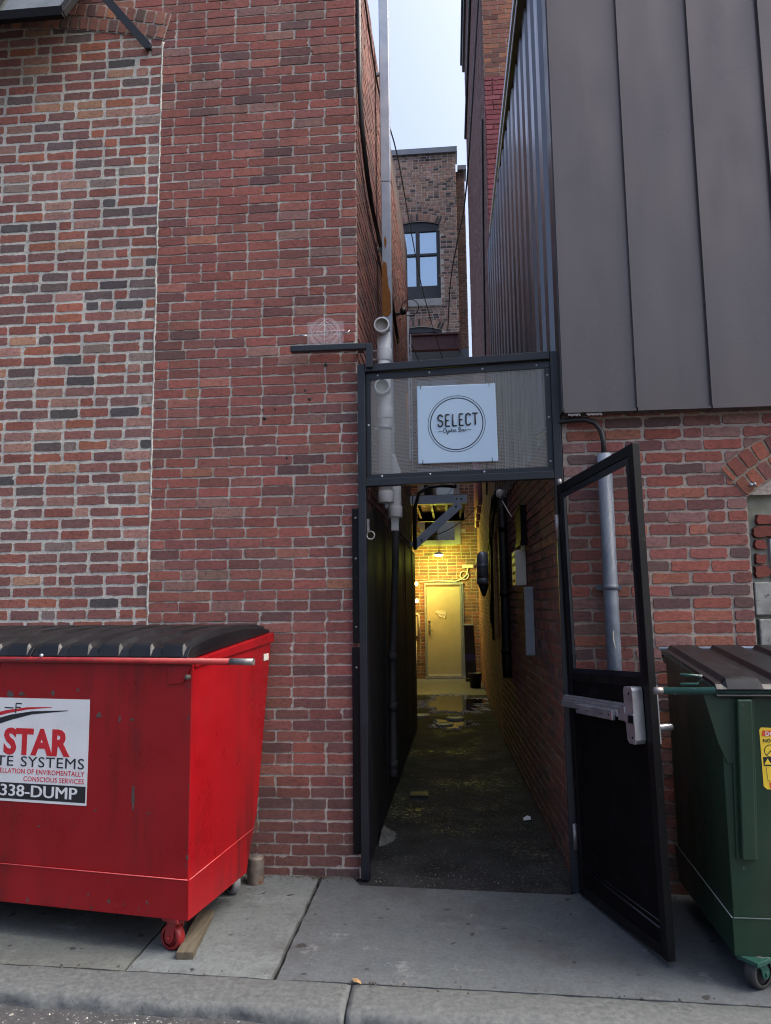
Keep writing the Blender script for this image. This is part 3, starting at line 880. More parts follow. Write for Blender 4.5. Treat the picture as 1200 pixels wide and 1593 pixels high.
mb.add(bedv, [tuple(range(len(bedv)))], col=(0.53, 0.51, 0.45, 1))
# smeared mortar seam down the joint between the two brickworks
r_ = random.Random(4)
pts = [(-1.969 + r_.gauss(0, 0.003), 4.6985, z * 0.05) for z in range(0, 114)]
mb.tube(pts, [0.0055 + r_.uniform(0, 0.004) for _ in pts], n=6, col=(0.52, 0.50, 0.44, 1))
link('arch_infill', mb, 'brick', left)
a_r = math.atan2(-1.95 - arch_c[0], 5.68 - arch_c[1])
mb = MB(); mb.X = WP
rowlock_arch(mb, arch_c, arch_R, a_r, -a_r, 2, 0.105, int(2 * a_r * arch_R / 0.072), [((0.24, 0.10, 0.075), 4), ((0.19, 0.085, 0.07), 3), ((0.34, 0.14, 0.075), 2), ((0.14, 0.08, 0.07), 1)], random.Random(8), 4.694)
link('arch', mb, 'brick', left)
mb = MB(); mb.X = WP
for (x, z, q) in ((-1.215, 2.93, .006), (-1.13, 2.93, .006), (-1.20, 2.87, .012), (-0.90, 2.99, .010), (-0.79, 3.22, .012), (-1.05, 2.60, .008), (-0.93, 3.05, .009), (-1.19, 3.62, .005)):
    mb.lathe([(0.0, 0.0), (q, 0.0005), (q * 1.05, 0.004)], (x, 4.6915, z), 'y', 10)
link_each('hole_shade', mb, 'soot', left)  # flat dark discs: shade inside drilled holes put into their colour
# alley side of the left building
def side_line(Y):       # x of the left wall along the alley
    return XL + 0.08 * min(1, (Y - 4.7) / 5.0)
us = Vector((side_line(9.75) - XL, 5.05, 0)).normalized()
def shade_side(col, u_, v_, r_):  # alley shade put into the brick colour, deeper towards the foot
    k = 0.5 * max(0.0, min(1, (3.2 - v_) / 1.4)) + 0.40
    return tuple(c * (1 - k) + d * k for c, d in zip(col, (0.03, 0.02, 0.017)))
mb = MB(); mb.X = WP
brick_wall(mb, (XL, 4.7, 0), us, (0, 0, 1), us.cross(Vector((0, 0, 1))), 5.05, 6.5, pal=PAL_RED, seed=21, detail=False, depth=0.005, tint=shade_side,
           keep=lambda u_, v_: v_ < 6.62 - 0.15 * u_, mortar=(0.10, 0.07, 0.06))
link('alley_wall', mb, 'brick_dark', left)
mb = MB(); mb.X = WP
# core and roof behind the brick faces
mb.add([(-7.4, 4.72, 0), (XL - 0.03, 4.72, 0), (side_line(9.75) - 0.03, 9.7, 0), (-7.4, 9.7, 0),
        (-7.4, 4.72, 6.46), (XL - 0.03, 4.72, 6.46), (side_line(9.75) - 0.03, 9.7, 5.75), (-7.4, 9.7, 5.75)],
       [(0, 1, 5, 4), (1, 2, 6, 5), (2, 3, 7, 6), (3, 0, 4, 7), (4, 5, 6, 7)])
link('roof', mb, 'soot', left)
# black-painted lower boarding of the alley side
mb = MB(); mb.X = WP
r_ = random.Random(2)
y = 4.80
while y < 9.6:
    w = r_.uniform(0.25, 0.6)
    x = side_line(y) + 0.012; x2 = side_line(min(y + w, 9.7)) + 0.012
    t = r_.uniform(0.003, 0.012); top = 2.32 + r_.uniform(-0.03, 0.03)
    vs = [(x - 0.03, y, 0), (x + t, y, 0), (x2 + t, y + w - 0.012, 0), (x2 - 0.03, y + w - 0.012, 0)]
    mb.add(vs + [(a, b, top) for a, b, _ in vs], [(0, 1, 5, 4), (1, 2, 6, 5), (2, 3, 7, 6), (3, 0, 4, 7), (4, 5, 6, 7)])
    y += w
link('boarding', mb, 'soot', left, bevel=0.003)

# ================================================================== RIGHT BUILDING
XR = 0.70
right = thing('metal_clad_building', 'building right of the alley, brick below and dark standing-seam metal above', 'building', (2.6, 4.52, 0))
WPR = Matrix.Translation((-2.6, -4.52, 0))
def right_line(Y):
    if Y < 7.5: return 0.70 - 0.07 * (Y - 4.52) / 2.98
    if Y < 9.2: return 0.63 - 0.03 * (Y - 7.5) / 1.7
    return 0.60
OPX = 1.762
arc_c, arc_R = circ((1.763, 2.249), (1.831, 2.283), (1.908, 2.326))
arc_c = (OPX + 0.62, 2.249 - 0.62); arc_R = math.hypot(0.62, 0.62)
# a flatter segmental arch through the springing point and the points seen on it
arc_c, arc_R = (2.42, 1.50), math.hypot(2.42 - 1.763, 2.249 - 1.50)
OPR = 2 * arc_c[0] - OPX
def clip_right(spans, vv):
    out = []
    for a, b in spans:
        A, B = OPX - XR, OPR - XR
        m_ = min(max((a + b) / 2, A), B)
        hh = arc_c[1] + math.sqrt(max(0.001, (arc_R + 0.1) ** 2 - (m_ + XR - arc_c[0]) ** 2))
        if vv > hh or b <= A or a >= B: out.append((a, b))
        else:
            if a < A: out.append((a, A - 0.003))
            if b > B: out.append((B, b))
    return out
mb = MB(); mb.X = WPR
def foot_dirt(col, u_, v_, r_):  # wall-foot dirt, same as on the left street wall
    return base_dirt(col, u_, v_, r_)
RB = dict(L=0.231, h=0.0728, j=0.0125)
# bed split round the opening
for (a, b, c, d) in ((XR, OPX, 0, 2.85), (OPR, 6.5, 0, 2.85), (OPX, OPR, 2.26, 2.85)):
    mb.add([(a, 4.52, c), (b, 4.52, c), (b, 4.52, d), (a, 4.52, d)], [(0, 1, 2, 3)], col=(0.40, 0.33, 0.28, 1))
brick_wall(mb, (XR, 4.52, -0.01), (1, 0, 0), (0, 0, 1), (0, -1, 0), 5.8, 2.86, pal=PAL_RIGHT, seed=31, clips=clip_right, tint=foot_dirt, bed=False, wear=1.35, header=0.1, phase=0.02, **RB)
link('wall', mb, 'brick', right)
a0 = math.atan2(OPX - arc_c[0], 2.249 - arc_c[1])
mb = MB(); mb.X = WPR
rowlock_arch(mb, arc_c, arc_R, a0, -a0, 2, 0.115, int(2 * abs(a0) * (arc_R + .1) / 0.078), [((0.34, 0.11, 0.065), 4), ((0.26, 0.085, 0.06), 3), ((0.2, 0.08, 0.07), 2)], random.Random(9), 4.515, mortar=(0.34, 0.27, 0.2))
link('arch', mb, 'brick', right)
mb = MB(); mb.X = WPR
for (x, z) in ((1.785, 2.318), (1.805, 2.322)): mb.lathe([(0, -0.014), (0.008, -0.012), (0.010, 0.0)], (x, 4.503, z), 'y', 10)
link_each('wall_anchor', mb, 'galv', right)
# opening filled with stone, cement and odd bricks, set back
mb = MB(); mb.X = WPR
mb.box((OPX - 0.02, 4.575, 0), (OPR + 0.02, 4.7, 2.6))
link('opening_backing', mb, 'cement', right)
mb = MB(); mb.X = WPR
for (x0, x1, z0, z1) in ((1.775, 2.02, 1.55, 1.745), (1.79, 1.90, 1.20, 1.53), (1.915, 2.2, 1.18, 1.53), (1.79, 2.1, 0.86, 1.17), (2.03, 2.4, 1.55, 1.76), (2.115, 2.5, 0.86, 1.16), (1.79, 2.3, 0.4, 0.845)):
    mb.box((x0, 4.535, z0), (x1, 4.60, z1))
link_each('stone_block', mb, 'stone', right, bevel=0.008)
mb = MB(); mb.X = WPR
mb.box((1.885, 4.545, 1.76), (2.3, 4.6, 2.0))
link('pale_block', mb, 'stone_pale', right, bevel=0.006)
mb = MB(); mb.X = WPR
r_ = random.Random(6)
for (x0, x1, z0, z1) in ((1.82, 2.05, 2.085, 2.14), (1.795, 2.0, 2.01, 2.075), (1.80, 1.865, 1.935, 1.995), (1.80, 1.86, 1.855, 1.91), (1.79, 1.875, 1.775, 1.845), (2.06, 2.25, 2.07, 2.13)):
    brick(mb, (0, 4.575, 0), (1, 0, 0), (0, 0, 1), (0, -1, 0), x0, x1, z0, z1, 0.035, tone((0.22, 0.06, 0.045), r_), r_, True, 2.0)
link_each('odd_brick', mb, 'brick', right)
# standing-seam cladding, one sheet after another
SW = 0.4305
for i in range(9):
    mb = MB(); mb.X = WPR
    x0 = XR + SW * i; x1 = x0 + SW
    zt, zb = 6.15, 2.785
    nx_, nz = 10, 30
    vs = []
    for k in range(nz + 1):
        for q in range(nx_ + 1):
            t = q / nx_; z = zb + (zt - zb) * k / nz
            w = math.sin(math.pi * t)
            y = 4.42 - 0.0055 * w * noise.noise(Vector((i * 3.7 + t, z * 1.1, 0))) - 0.0035 * w * noise.noise(Vector((i * 9.1, z * 2.6, t * 3)))
            vs.append((x0 + 0.003 + (SW - 0.006) * t, y, z))
    fs = [(k * (nx_ + 1) + q, k * (nx_ + 1) + q + 1, (k + 1) * (nx_ + 1) + q + 1, (k + 1) * (nx_ + 1) + q) for k in range(nz) for q in range(nx_)]
    mb.add(vs, fs, smooth=True)
    # folded edges: seam standing forward at the sheet's left, turned-under foot
    mb.box((x0 - 0.004, 4.394, zb), (x0 + 0.003, 4.43, zt))
    mb.box((x0 + 0.0035, 4.412, zb - 0.016), (x1 - 0.005, 4.50, zb - 0.001))
    link('metal_sheet', mb, 'clad', right)
mb = MB(); mb.X = WPR
mb.box((XR + 0.01, 4.435, 2.80), (6.5, 4.515, 6.14))
mb.box((XR + 0.03, 4.705, 0.0), (6.5, 9.2, 6.2))
link('core', mb, 'soot', right)
# corner trim and corrugated flank
mb = MB(); mb.X = WPR
mb.box((XR - 0.012, 4.405, 2.775), (XR - 0.002, 4.56, 6.16))
link('corner_trim', mb, 'clad_dark', right, bevel=0.002)
mb = MB(); mb.X = WPR
P = 0.30
ys = 4.56; vs = []
prof = []
while ys < 9.2:
    for (dy, dx) in ((0, 0), (0.10, 0), (0.13, 0.04), (0.27, 0.04)):
        prof.append((ys + dy, dx))
    ys += P
for (yy, dx) in prof:
    x = right_line(yy) + 0.02 - dx if yy > 4.6 else XR - dx
    vs += [(x, yy, 2.76), (x, yy, 6.2)]
fs = [(2 * i, 2 * i + 1, 2 * i + 3, 2 * i + 2) for i in range(len(prof) - 1)]
mb.add(vs, fs)
link('corrugated_sheet', mb, 'corr', right)
# eave: dark overhang with a pale drip edge running into the alley
mb = MB(); mb.X = WPR
mb.box((0.615, 4.36, 6.22), (1.3, 9.3, 6.40))
link('eave', mb, 'clad_dark', right)
mb = MB(); mb.X = WPR
mb.box((0.600, 4.36, 6.36), (0.613, 9.3, 6.43))
mb.box((0.606, 4.36, 6.215), (0.6135, 9.3, 6.235))
link('drip_edge', mb, 'galv', right)
mb = MB(); mb.X = WPR
mb.box((1.302, 4.34, 6.17), (6.5, 9.3, 6.45)); mb.box((0.62, 4.34, 6.17), (6.5, 4.37, 6.42))
link('roof', mb, 'clad_dark', right)
# alley side of the right building, brick
def segwall(mb, pts, H, seed, **k):
    for q in range(len(pts) - 1):
        a, b = Vector(pts[q]), Vector(pts[q + 1])
        u_ = (b - a); W = u_.length; u_.normalize()
        nrm = Vector((0, 0, 1)).cross(u_)
        brick_wall(mb, a, u_, (0, 0, 1), nrm, W, H, seed=seed + q, detail=False, depth=0.007, **k)
def darken_alley(col, u_, v_, r_):  # darker brick overall, more so towards the foot
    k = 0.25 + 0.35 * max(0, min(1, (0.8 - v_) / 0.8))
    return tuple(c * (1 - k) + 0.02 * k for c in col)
mb = MB(); mb.X = WPR
segwall(mb, [(0.70, 4.53, -0.02), (0.63, 7.5, -0.02), (0.60, 9.2, -0.02)], 2.85, 41, pal=PAL_RIGHT, tint=darken_alley, mortar=(0.20, 0.16, 0.13), **RB)
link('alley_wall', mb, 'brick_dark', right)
mb = MB(); mb.X = WPR
for k in range(22):
    x = XR + 0.03 + 0.009 * k; 
    if k > 7 and k < 12: continue
    mb.tube([(x, 4.44, 2.768), (x + 0.006, 4.435, 2.758 + 0.004 * math.sin(k * 2.3))], 0.006, n=5)
link_each('sealant_drip', mb, 'white_paper', right)

# ================================================================== TALL BRICK BUILDING DEEPER ON THE RIGHT
tall = thing('brick_tower_block', 'tall brown brick building on the right side deeper in the alley, front partly painted maroon', 'building', (2.0, 9.2, 0))
WPT = Matrix.Translation((-2.0, -9.2, 0))
mb = MB(); mb.X = WPT
brick_wall(mb, (0.60, 9.22, 5.4), (1, 0, 0), (0, 0, 1), (0, -1, 0), 2.4, 3.2, pal=PAL_MAROON, seed=51, mortar=(0.2, 0.06, 0.07), wear=1.0, depth=0.009, L=0.21, h=0.07, j=0.009)
brick_wall(mb, (0.60, 9.22, 8.6), (1, 0, 0), (0, 0, 1), (0, -1, 0), 2.4, 5.9, pal=PAL_ORANGE, seed=52, mortar=(0.45, 0.36, 0.28), L=0.21, h=0.07)
link('front_wall', mb, 'brick', tall)
def brown_tall(col, u_, v_, r_):
    k = 0.6 if v_ > 2.6 else 0.25
    return tuple(c * (1 - k) + d * k for c, d in zip(col, (0.36, 0.25, 0.23)))
mb = MB(); mb.X = WPT
brick_wall(mb, (0.60, 9.22, -0.02), (0, 1, 0), (0, 0, 1), (-1, 0, 0), 6.95, 14.3, pal=PAL_RIGHT, seed=61, detail=False, depth=0.006, tint=brown_tall, mortar=(0.36, 0.29, 0.26))
link('alley_wall', mb, 'brick', tall)
mb = MB(); mb.X = WPT
mb.box((0.62, 9.25, 0), (5, 16.15, 14.3))
link('core', mb, 'soot', tall)
mb = MB(); mb.X = WPT
mb.box((0.50, 9.1, 14.28), (5.05, 16.3, 14.42)); mb.box((0.54, 9.14, 14.06), (5.03, 16.24, 14.275))
link('cornice', mb, 'clad_dark', tall, bevel=0.01)

# ================================================================== BUILDING AT THE ALLEY'S END, WITH THE LIT DOOR
YB = 16.3
endb = thing('back_building', 'low brick building closing the alley, with a cream door under a lamp', 'building', (-0.2, YB, 0))
WPE = Matrix.Translation((0.2, -YB, 0))
DX0, DX1, DZ = -0.535, 0.225, 2.0
mb = MB(); mb.X = WPE
def clip_door(spans, vv):
    out = []
    for a, b in spans:
        A, B = DX0 - 0.03 + 1.4, DX1 + 0.05 + 1.4
        if vv > DZ + 0.05 or b <= A or a >= B: out.append((a, b))
        else:
            if a < A: out.append((a, A))
            if b > B: out.append((B, b))
    return out
brick_wall(mb, (-1.4, YB, -0.03), (1, 0, 0), (0, 0, 1), (0, -1, 0), 2.1, 7.0, pal=PAL_END, seed=71, clips=clip_door, mortar=(0.40, 0.36, 0.30), header=0.2, L=0.205, h=0.072, j=0.013,
           keep=lambda u_, v_: not (-0.66 < -1.4 + u_ < 0.24 and (2.86 < v_ < 4.6 or 5.2 < v_ < 6.6)))
link('wall', mb, 'brick', endb)
mb = MB(); mb.X = WPE
mb.box((-1.4, YB + 0.02, -0.03), (0.7, YB + 0.8, 7.0))
link('core', mb, 'soot', endb)
d = MB(); d.X = WPE
d.box((DX0, YB - 0.012, 0.035), (DX1 - 0.035, YB + 0.03, DZ - 0.05))
dr = link('door', d, 'door', endb, bevel=0.003)
d = MB(); d.X = WPE
d.box((DX0 + 0.03, YB - 0.03, 0.94), (DX0 + 0.075, YB - 0.014, 1.14)); d.tube([(DX0 + 0.052, YB - 0.07, 1.02), (DX0 + 0.13, YB - 0.07, 1.02)], 0.011); d.tube([(DX0 + 0.052, YB - 0.03, 1.02), (DX0 + 0.052, YB - 0.075, 1.02)], 0.012)
d.lathe([(0.0, -0.05), (0.022, -0.05), (0.026, -0.014)], (DX0 + 0.052, YB, 1.22), 'y', 12)
link('handle', d, 'worn_steel', dr)
d = MB(); d.X = WPE
d.box((DX0 + 0.02, YB - 0.022, 0.04), (DX1 - 0.05, YB - 0.014, 0.085))
link('weather_strip', d, 'cream', dr)
d = MB(); d.X = WPE
pp = [(-0.345, 1.44), (-0.30, 1.455), (-0.27, 1.44), (-0.215, 1.445), (-0.125, 1.43), (-0.115, 1.35), (-0.15, 1.27), (-0.19, 1.31), (-0.25, 1.30), (-0.285, 1.33), (-0.31, 1.385), (-0.345, 1.40)]
d.add([(x, YB - 0.016 - 0.02 * abs(math.sin(x * 33)), z) for x, z in pp], [tuple(range(len(pp)))])
d.add([(x, YB - 0.0155, z) for x, z in pp], [tuple(reversed(range(len(pp))))])
link('torn_paper', d, 'paper', dr)
d = MB(); d.X = WPE
d.box((DX0 - 0.045, YB - 0.05, 0.0), (DX0 - 0.003, YB + 0.04, DZ)); d.box((DX1 - 0.03, YB - 0.05, 0.0), (DX1 + 0.005, YB + 0.04, DZ))
d.box((DX1 + 0.007, YB - 0.03, 0.0), (DX1 + 0.045, YB + 0.04, DZ)); d.box((DX0 - 0.045, YB - 0.05, DZ + 0.001), (DX1 + 0.045, YB + 0.04, DZ + 0.045))
link('door_frame', d, 'frame_grey', endb, bevel=0.003)
d = MB(); d.X = WPE
d.box((DX0 - 0.05, YB - 0.12, -0.02), (DX1 + 0.05, YB + 0.02, 0.03))
link('threshold', d, 'worn_steel', endb, bevel=0.005)
# two storeys of grey-trimmed windows above the door
for (z0, z1) in ((2.88, 4.58), (5.22, 6.6)):
    d = MB(); d.X = WPE
    d.box((-0.66, YB - 0.03, z0), (-0.54, YB + 0.02, z1)); d.box((0.11, YB - 0.03, z0), (0.24, YB + 0.02, z1))
    d.box((-0.538, YB - 0.03, z1 - 0.12), (0.108, YB + 0.02, z1)); d.box((-0.538, YB - 0.035, z0), (0.108, YB + 0.02, z0 + 0.10))
    d.box((-0.538, YB - 0.02, (z0 + z1) / 2 - 0.13), (0.108, YB + 0.02, (z0 + z1) / 2 + 0.06))
    w = link('window', d, 'frame_grey', endb, bevel=0.004)
    d = MB(); d.X = WPE
    d.add([(-0.54, YB - 0.005, z0 + 0.1), (0.11, YB - 0.005, z0 + 0.1), (0.11, YB - 0.005, z1 - 0.12), (-0.54, YB - 0.005, z1 - 0.12)], [(0, 1, 2, 3)])
    link('pane', d, 'pane_dark', w)
d = MB(); d.X = WPE
d.box((-1.4, YB - 0.10, 7.02), (0.52, YB + 0.8, 7.28)); 
fa = link('fascia', d, 'slate', endb)
d = MB(); d.X = WPE
d.box((-1.4, YB - 0.11, 6.95), (0.52, YB - 0.02, 7.015))
link('gutter_strip', d, 'copper', fa)
# wall corner left of the door, the wider end of the alley
side = thing('brick_side_wall', 'brick wall on the left at the wide far end of the alley', 'wall', (-0.86, 13, 0))
d = MB(); d.X = Matrix.Translation((0.86, -13, 0))
brick_wall(d, (-0.86, 9.76, -0.02), (0, 1, 0), (0, 0, 1), (1, 0, 0), 6.56, 5.2, pal=PAL_RED, seed=81, detail=False, depth=0.006, tint=darken_alley, mortar=(0.22, 0.18, 0.15))
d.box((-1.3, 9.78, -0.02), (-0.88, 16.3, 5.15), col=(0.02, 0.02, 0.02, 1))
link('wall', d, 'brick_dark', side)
d = MB(); d.X = Matrix.Translation((0.86, -13, 0))
d.box((-1.32, 9.74, 5.155), (-0.80, 16.3, 5.25)); link('coping', d, 'coping', side)

# red oxide beam bridging above the fascia
d = MB()
d.box((-0.95, 15.80, 7.50), (0.30, 15.95, 7.54)); d.box((-0.95, 15.80, 7.16), (0.30, 15.95, 7.20)); d.box((-0.95, 15.86, 7.201), (0.30, 15.885, 7.499)); d.box((0.305, 15.78, 7.10), (0.33, 15.97, 7.56))
d.box((-0.99, 15.78, 5.2), (-0.951, 15.97, 7.56))
for k in range(5): d.lathe([(0, -0.012), (0.016, -0.012), (0.018, 0)], (0.20, 15.86, 7.25 + 0.05 * k), 'y', 8)
tag(link('steel_beam', d, 'red_beam', None, bevel=0.004), 'dark red steel beam crossing above the grey fascia at the end of the alley', 'beam')

# ================================================================== TAN BRICK BUILDING BEHIND
YT = 17.3
tan = thing('tan_brick_building', 'tan and black speckled brick building rising behind the alley with an arched window', 'building', (-0.4, YT, 0))
WTN = Matrix.Translation((0.4, -YT, 0))
WX0, WX1 = -1.17, -0.075
def win_hole(u_, v_):
    x = -2.6 + u_; z = v_ + 7.0
    if WX0 - 0.02 < x < WX1 + 0.02:
        t = (x - (WX0 + WX1) / 2) / ((WX1 - WX0) / 2)
        if 8.93 < z < 10.9 + 0.10 * (1 - t * t): return False
        if 6.5 < z < 8.2 + 0.10 * (1 - t * t): return False
    return True
d = MB(); d.X = WTN
brick_wall(d, (-2.6, YT, 7.0), (1, 0, 0), (0, 0, 1), (0, -1, 0), 2.95, 5.72, pal=PAL_TAN, seed=91, detail=False, bed=False, depth=0.006, keep=win_hole, mortar=(0.6, 0.54, 0.5), L=0.145, h=0.066, j=0.013, header=0.05)
TB = (0.62, 0.56, 0.51, 1)
for (a, b, c, e) in ((-2.6, WX0, 7.0, 12.72), (WX1, 0.35, 7.0, 12.72)): d.add([(a, YT, c), (b, YT, c), (b, YT, e), (a, YT, e)], [(0, 1, 2, 3)], col=TB)
def arcz(x, z): return z + 0.10 * (1 - ((x - (WX0 + WX1) / 2) / ((WX1 - WX0) / 2)) ** 2)
for (zlo, zhi) in ((10.86, 12.72), (8.16, 8.95)):
    low = [(WX0 + (WX1 - WX0) * i / 12, YT, arcz(WX0 + (WX1 - WX0) * i / 12, zlo)) for i in range(13)]
    d.add(low + [(WX1, YT, zhi), (WX0, YT, zhi)], [tuple(range(15))], col=TB)
for x in (WX0, WX1): d.add([(x, YT, 8.95), (x, YT + 0.12, 8.95), (x, YT + 0.12, 10.86), (x, YT, 10.86)], [(0, 1, 2, 3)], col=TB)
d.box((0.349, YT + 0.002, 7.0), (0.352, YT + 0.22, 12.7), col=(0.14, 0.095, 0.08, 0))
brick_wall(d, (0.352, YT + 0.22, 7.0), (1, 0, 0), (0, 0, 1), (0, -1, 0), 0.22, 5.35, pal=[((0.13, 0.085, 0.075), 3), ((0.10, 0.07, 0.063), 2), ((0.16, 0.09, 0.075), 1)], seed=92, detail=False, depth=0.006, mortar=(0.34, 0.28, 0.24), L=0.205, h=0.068)
link('wall', d, 'brick_tan', tan)
d = MB(); d.X = WTN
d.box((-2.6, YT + 0.14, 0), (0.35, YT + 5, 12.7)); d.box((0.351, YT + 0.24, 0), (0.565, YT + 5, 12.34))
link('core', d, 'soot', tan)
d = MB(); d.X = WTN
d.box((-2.65, YT - 0.06, 12.72), (0.40, YT + 0.5, 12.87)); d.box((0.402, YT + 0.14, 12.36), (0.62, YT + 0.7, 12.48))
link('coping', d, 'coping', tan, bevel=0.006)
for (zs, zt_) in ((8.95, 10.86), (6.9, 8.16)):
    cx = (WX0 + WX1) / 2; hw = (WX1 - WX0) / 2
    d = MB(); d.X = WTN
    d.box((WX0, YT + 0.03, zs), (WX0 + 0.09, YT + 0.10, zt_)); d.box((WX1 - 0.09, YT + 0.03, zs), (WX1, YT + 0.10, zt_))
    d.box((cx - 0.05, YT + 0.035, zs), (cx + 0.05, YT + 0.10, zt_ - 0.08)); d.box((WX0 + 0.091, YT + 0.036, zs), (WX1 - 0.091, YT + 0.10, zs + 0.36))
    zm = zs + 1.14
    if zs > 8: d.box((WX0 + 0.091, YT + 0.03, zm), (WX1 - 0.091, YT + 0.10, zm + 0.055))
    dp = 0.14 if zs > 8 else 0.03
    top = [(WX0, zt_ - dp)] + [(WX0 + (WX1 - WX0) * i / 12, zt_ + 0.10 * (1 - ((i - 6) / 6) ** 2)) for i in range(13)] + [(WX1, zt_ - dp)]
    d.prism(top, YT + 0.032, YT + 0.099)
    w = link('window', d, 'frame_dark', tan)
    d = MB(); d.X = WTN
    d.add([(WX0 + 0.08, YT + 0.07, zs + 0.3), (WX1 - 0.08, YT + 0.07, zs + 0.3), (WX1 - 0.08, YT + 0.074, zt_ - 0.1), (WX0 + 0.08, YT + 0.074, zt_ - 0.1)], [(0, 1, 2, 3)])
    link('pane', d, 'pane', w)
    d = MB(); d.X = WTN
    Rr = (hw * hw + 0.12 * 0.12) / (2 * 0.12)
    rowlock_arch(d, (cx, zt_ + 0.12 - Rr), Rr, -math.asin((hw + 0.06) / Rr), math.asin((hw + 0.06) / Rr), 1, 0.19, 19, PAL_TAN, random.Random(3), YT - 0.004, mortar=(0.40, 0.34, 0.30))
    link('window_arch', d, 'brick_tan', tan)
d = MB(); d.X = WTN
d.box((WX0 - 0.06, YT - 0.06, 8.77), (WX1 + 0.02, YT + 0.12, 8.945))
link('window_sill', d, 'stone_pale', tan, bevel=0.006)

# ================================================================== GATE
GO = Vector((-0.575, 4.63, 0)); GA = math.atan2(-0.13, 1.275)
gate = thing('metal_gate', 'black steel gate frame across alley mouth, its tall leaf swung open to the right', 'gate', GO, GA)
d = MB()
d.box((0.0, 0, 0.0), (0.05, 0.05, 3.192)); d.box((1.225, 0, 0.0), (1.275, 0.05, 3.188))
d.box((0.0505, 0.001, 3.140), (1.2245, 0.049, 3.190)); d.box((0.0505, 0.001, 2.388), (1.2245, 0.049, 2.436))
link('frame', d, 'black_paint', gate, bevel=0.004)
d = MB()
d.box((0.0505, 0.030, 3.092), (1.2245, 0.038, 3.139)); d.box((0.0505, 0.030, 2.437), (1.2245, 0.038, 2.468))
d.box((0.0505, 0.030, 2.469), (0.082, 0.038, 3.091)); d.box((1.188, 0.030, 2.469), (1.2245, 0.038, 3.091))
link('panel_stop', d, 'black_paint', gate, bevel=0.002)
d = MB(); d.box((0.055, 0.040, 2.44), (1.22, 0.0415, 3.135))
link('perforated_panel', d, 'perf', gate)
d = MB()
for (x, z) in ((0.129, 3.118), (0.468, 3.115), (0.806, 3.115), (1.143, 3.113), (1.206, 3.045), (1.206, 2.777), (1.206, 2.50), (0.066, 2.79), (0.15, 2.453), (0.46, 2.453), (0.8, 2.453)):
    d.lathe([(0.0, -0.006), (0.005, -0.005), (0.0075, 0.0)], (x, 0.030, z), 'y', 10)
link_each('screw_head', d, 'galv', gate)
d = MB()
d.box((-0.048, 0.028, 1.40), (-0.001, 0.055, 2.25)); d.box((-0.054, 0.03, 0.14), (-0.003, 0.057, 1.375))
link_each('post_plate', d, 'black_rust', gate, bevel=0.003)
d = MB()
for z in (2.19, 1.93, 1.50, 1.25): d.lathe([(0.0, -0.008), (0.007, -0.006), (0.009, 0.0)], (-0.024, 0.028, z), 'y', 10)
link_each('plate_bolt', d, 'worn_steel', gate)
# brackets of the frame on the left inner side (padlock hasp)
d = MB(); d.box((0.052, 0.015, 2.10), (0.066, 0.035, 2.18)); d.ring((0.075, 0.02, 2.075), 0.025, 0.005, 16, 6, 'y')
link('hasp', d, 'worn_steel', gate)
# the leaf
lu = Vector((0.29, -0.957, 0)).normalized(); lean = R(1.05)
ln = Vector((lu.y, -lu.x, 0))
lup = Vector((0, 0, 1)) * math.cos(lean) + ln * math.sin(lean)
lnn = lu.cross(lup)
ly = -lnn
LM = Matrix(((lu.x, ly.x, lup.x, 0.685), (lu.y, ly.y, lup.y, 4.47), (lu.z, ly.z, lup.z, 0), (0, 0, 0, 1)))
GM = Matrix.Translation(GO) @ Matrix.Rotation(GA, 4, 'Z')
LW = 0.868
def rack(mb):   # leaf is racked: the free end stands a little higher
    mb.v = [(x, y, z + (0.018 + 0.062 * z / 2.4) * x / LW) for x, y, z in mb.v]
    return mb
d = MB()
d.box((0, 0, 0.012), (0.045, 0.04, 2.335)); d.box((LW - 0.05, 0, 0.012), (LW, 0.04, 2.335))
d.box((0.0455, 0.001, 2.282), (LW - 0.0505, 0.039, 2.334)); d.box((0.0455, 0.001, 0.013), (LW - 0.0505, 0.039, 0.063)); d.box((0.0455, 0.001, 1.19), (LW - 0.0505, 0.039, 1.235))
leaf = link('gate_leaf', rack(d), 'black_rust', gate, bevel=0.003)
leaf.parent = gate
leaf.matrix_parent_inverse = GM.inverted()
leaf.matrix_basis = LM
d = MB(); d.box((0.046, 0.022, 1.236), (LW - 0.051, 0.0235, 2.281)); link('mesh_panel', rack(d), 'fine_mesh', leaf)
d = MB()
d.box((0.046, 0.006, 1.236), (0.075, 0.02, 2.281)); d.box((LW - 0.08, 0.006, 1.236), (LW - 0.051, 0.02, 2.281)); d.box((0.0755, 0.006, 2.25), (LW - 0.0805, 0.02, 2.281)); d.box((0.0755, 0.006, 1.236), (LW - 0.0805, 0.02, 1.262))
link('mesh_stop', rack(d), 'black_paint', leaf)
d = MB(); d.box((0.046, 0.008, 0.064), (LW - 0.051, 0.03, 1.189)); link('kick_panel', rack(d), 'black_flat', leaf)
d = MB(); d.tube([(0.05, 0.004, 0.165), (LW - 0.055, 0.004, 0.135)], 0.005, n=6); d.tube([(0.05, 0.004, 0.185), (LW - 0.055, 0.004, 0.165)], 0.003, n=6)
link_each('rail_edge', rack(d), 'black_paint', leaf)
d = MB()
d.box((-0.005, -0.045, 1.045), (0.72, 0.0, 1.082)); d.box((-0.005, -0.038, 1.083), (0.72, 0.0, 1.098)); d.box((-0.005, -0.030, 1.099), (0.72, 0.0, 1.11))
d.box((0.22, -0.066, 1.028), (0.62, -0.0455, 1.076))
link('push_bar', rack(d), 'alu', leaf, bevel=0.004)
d = MB()
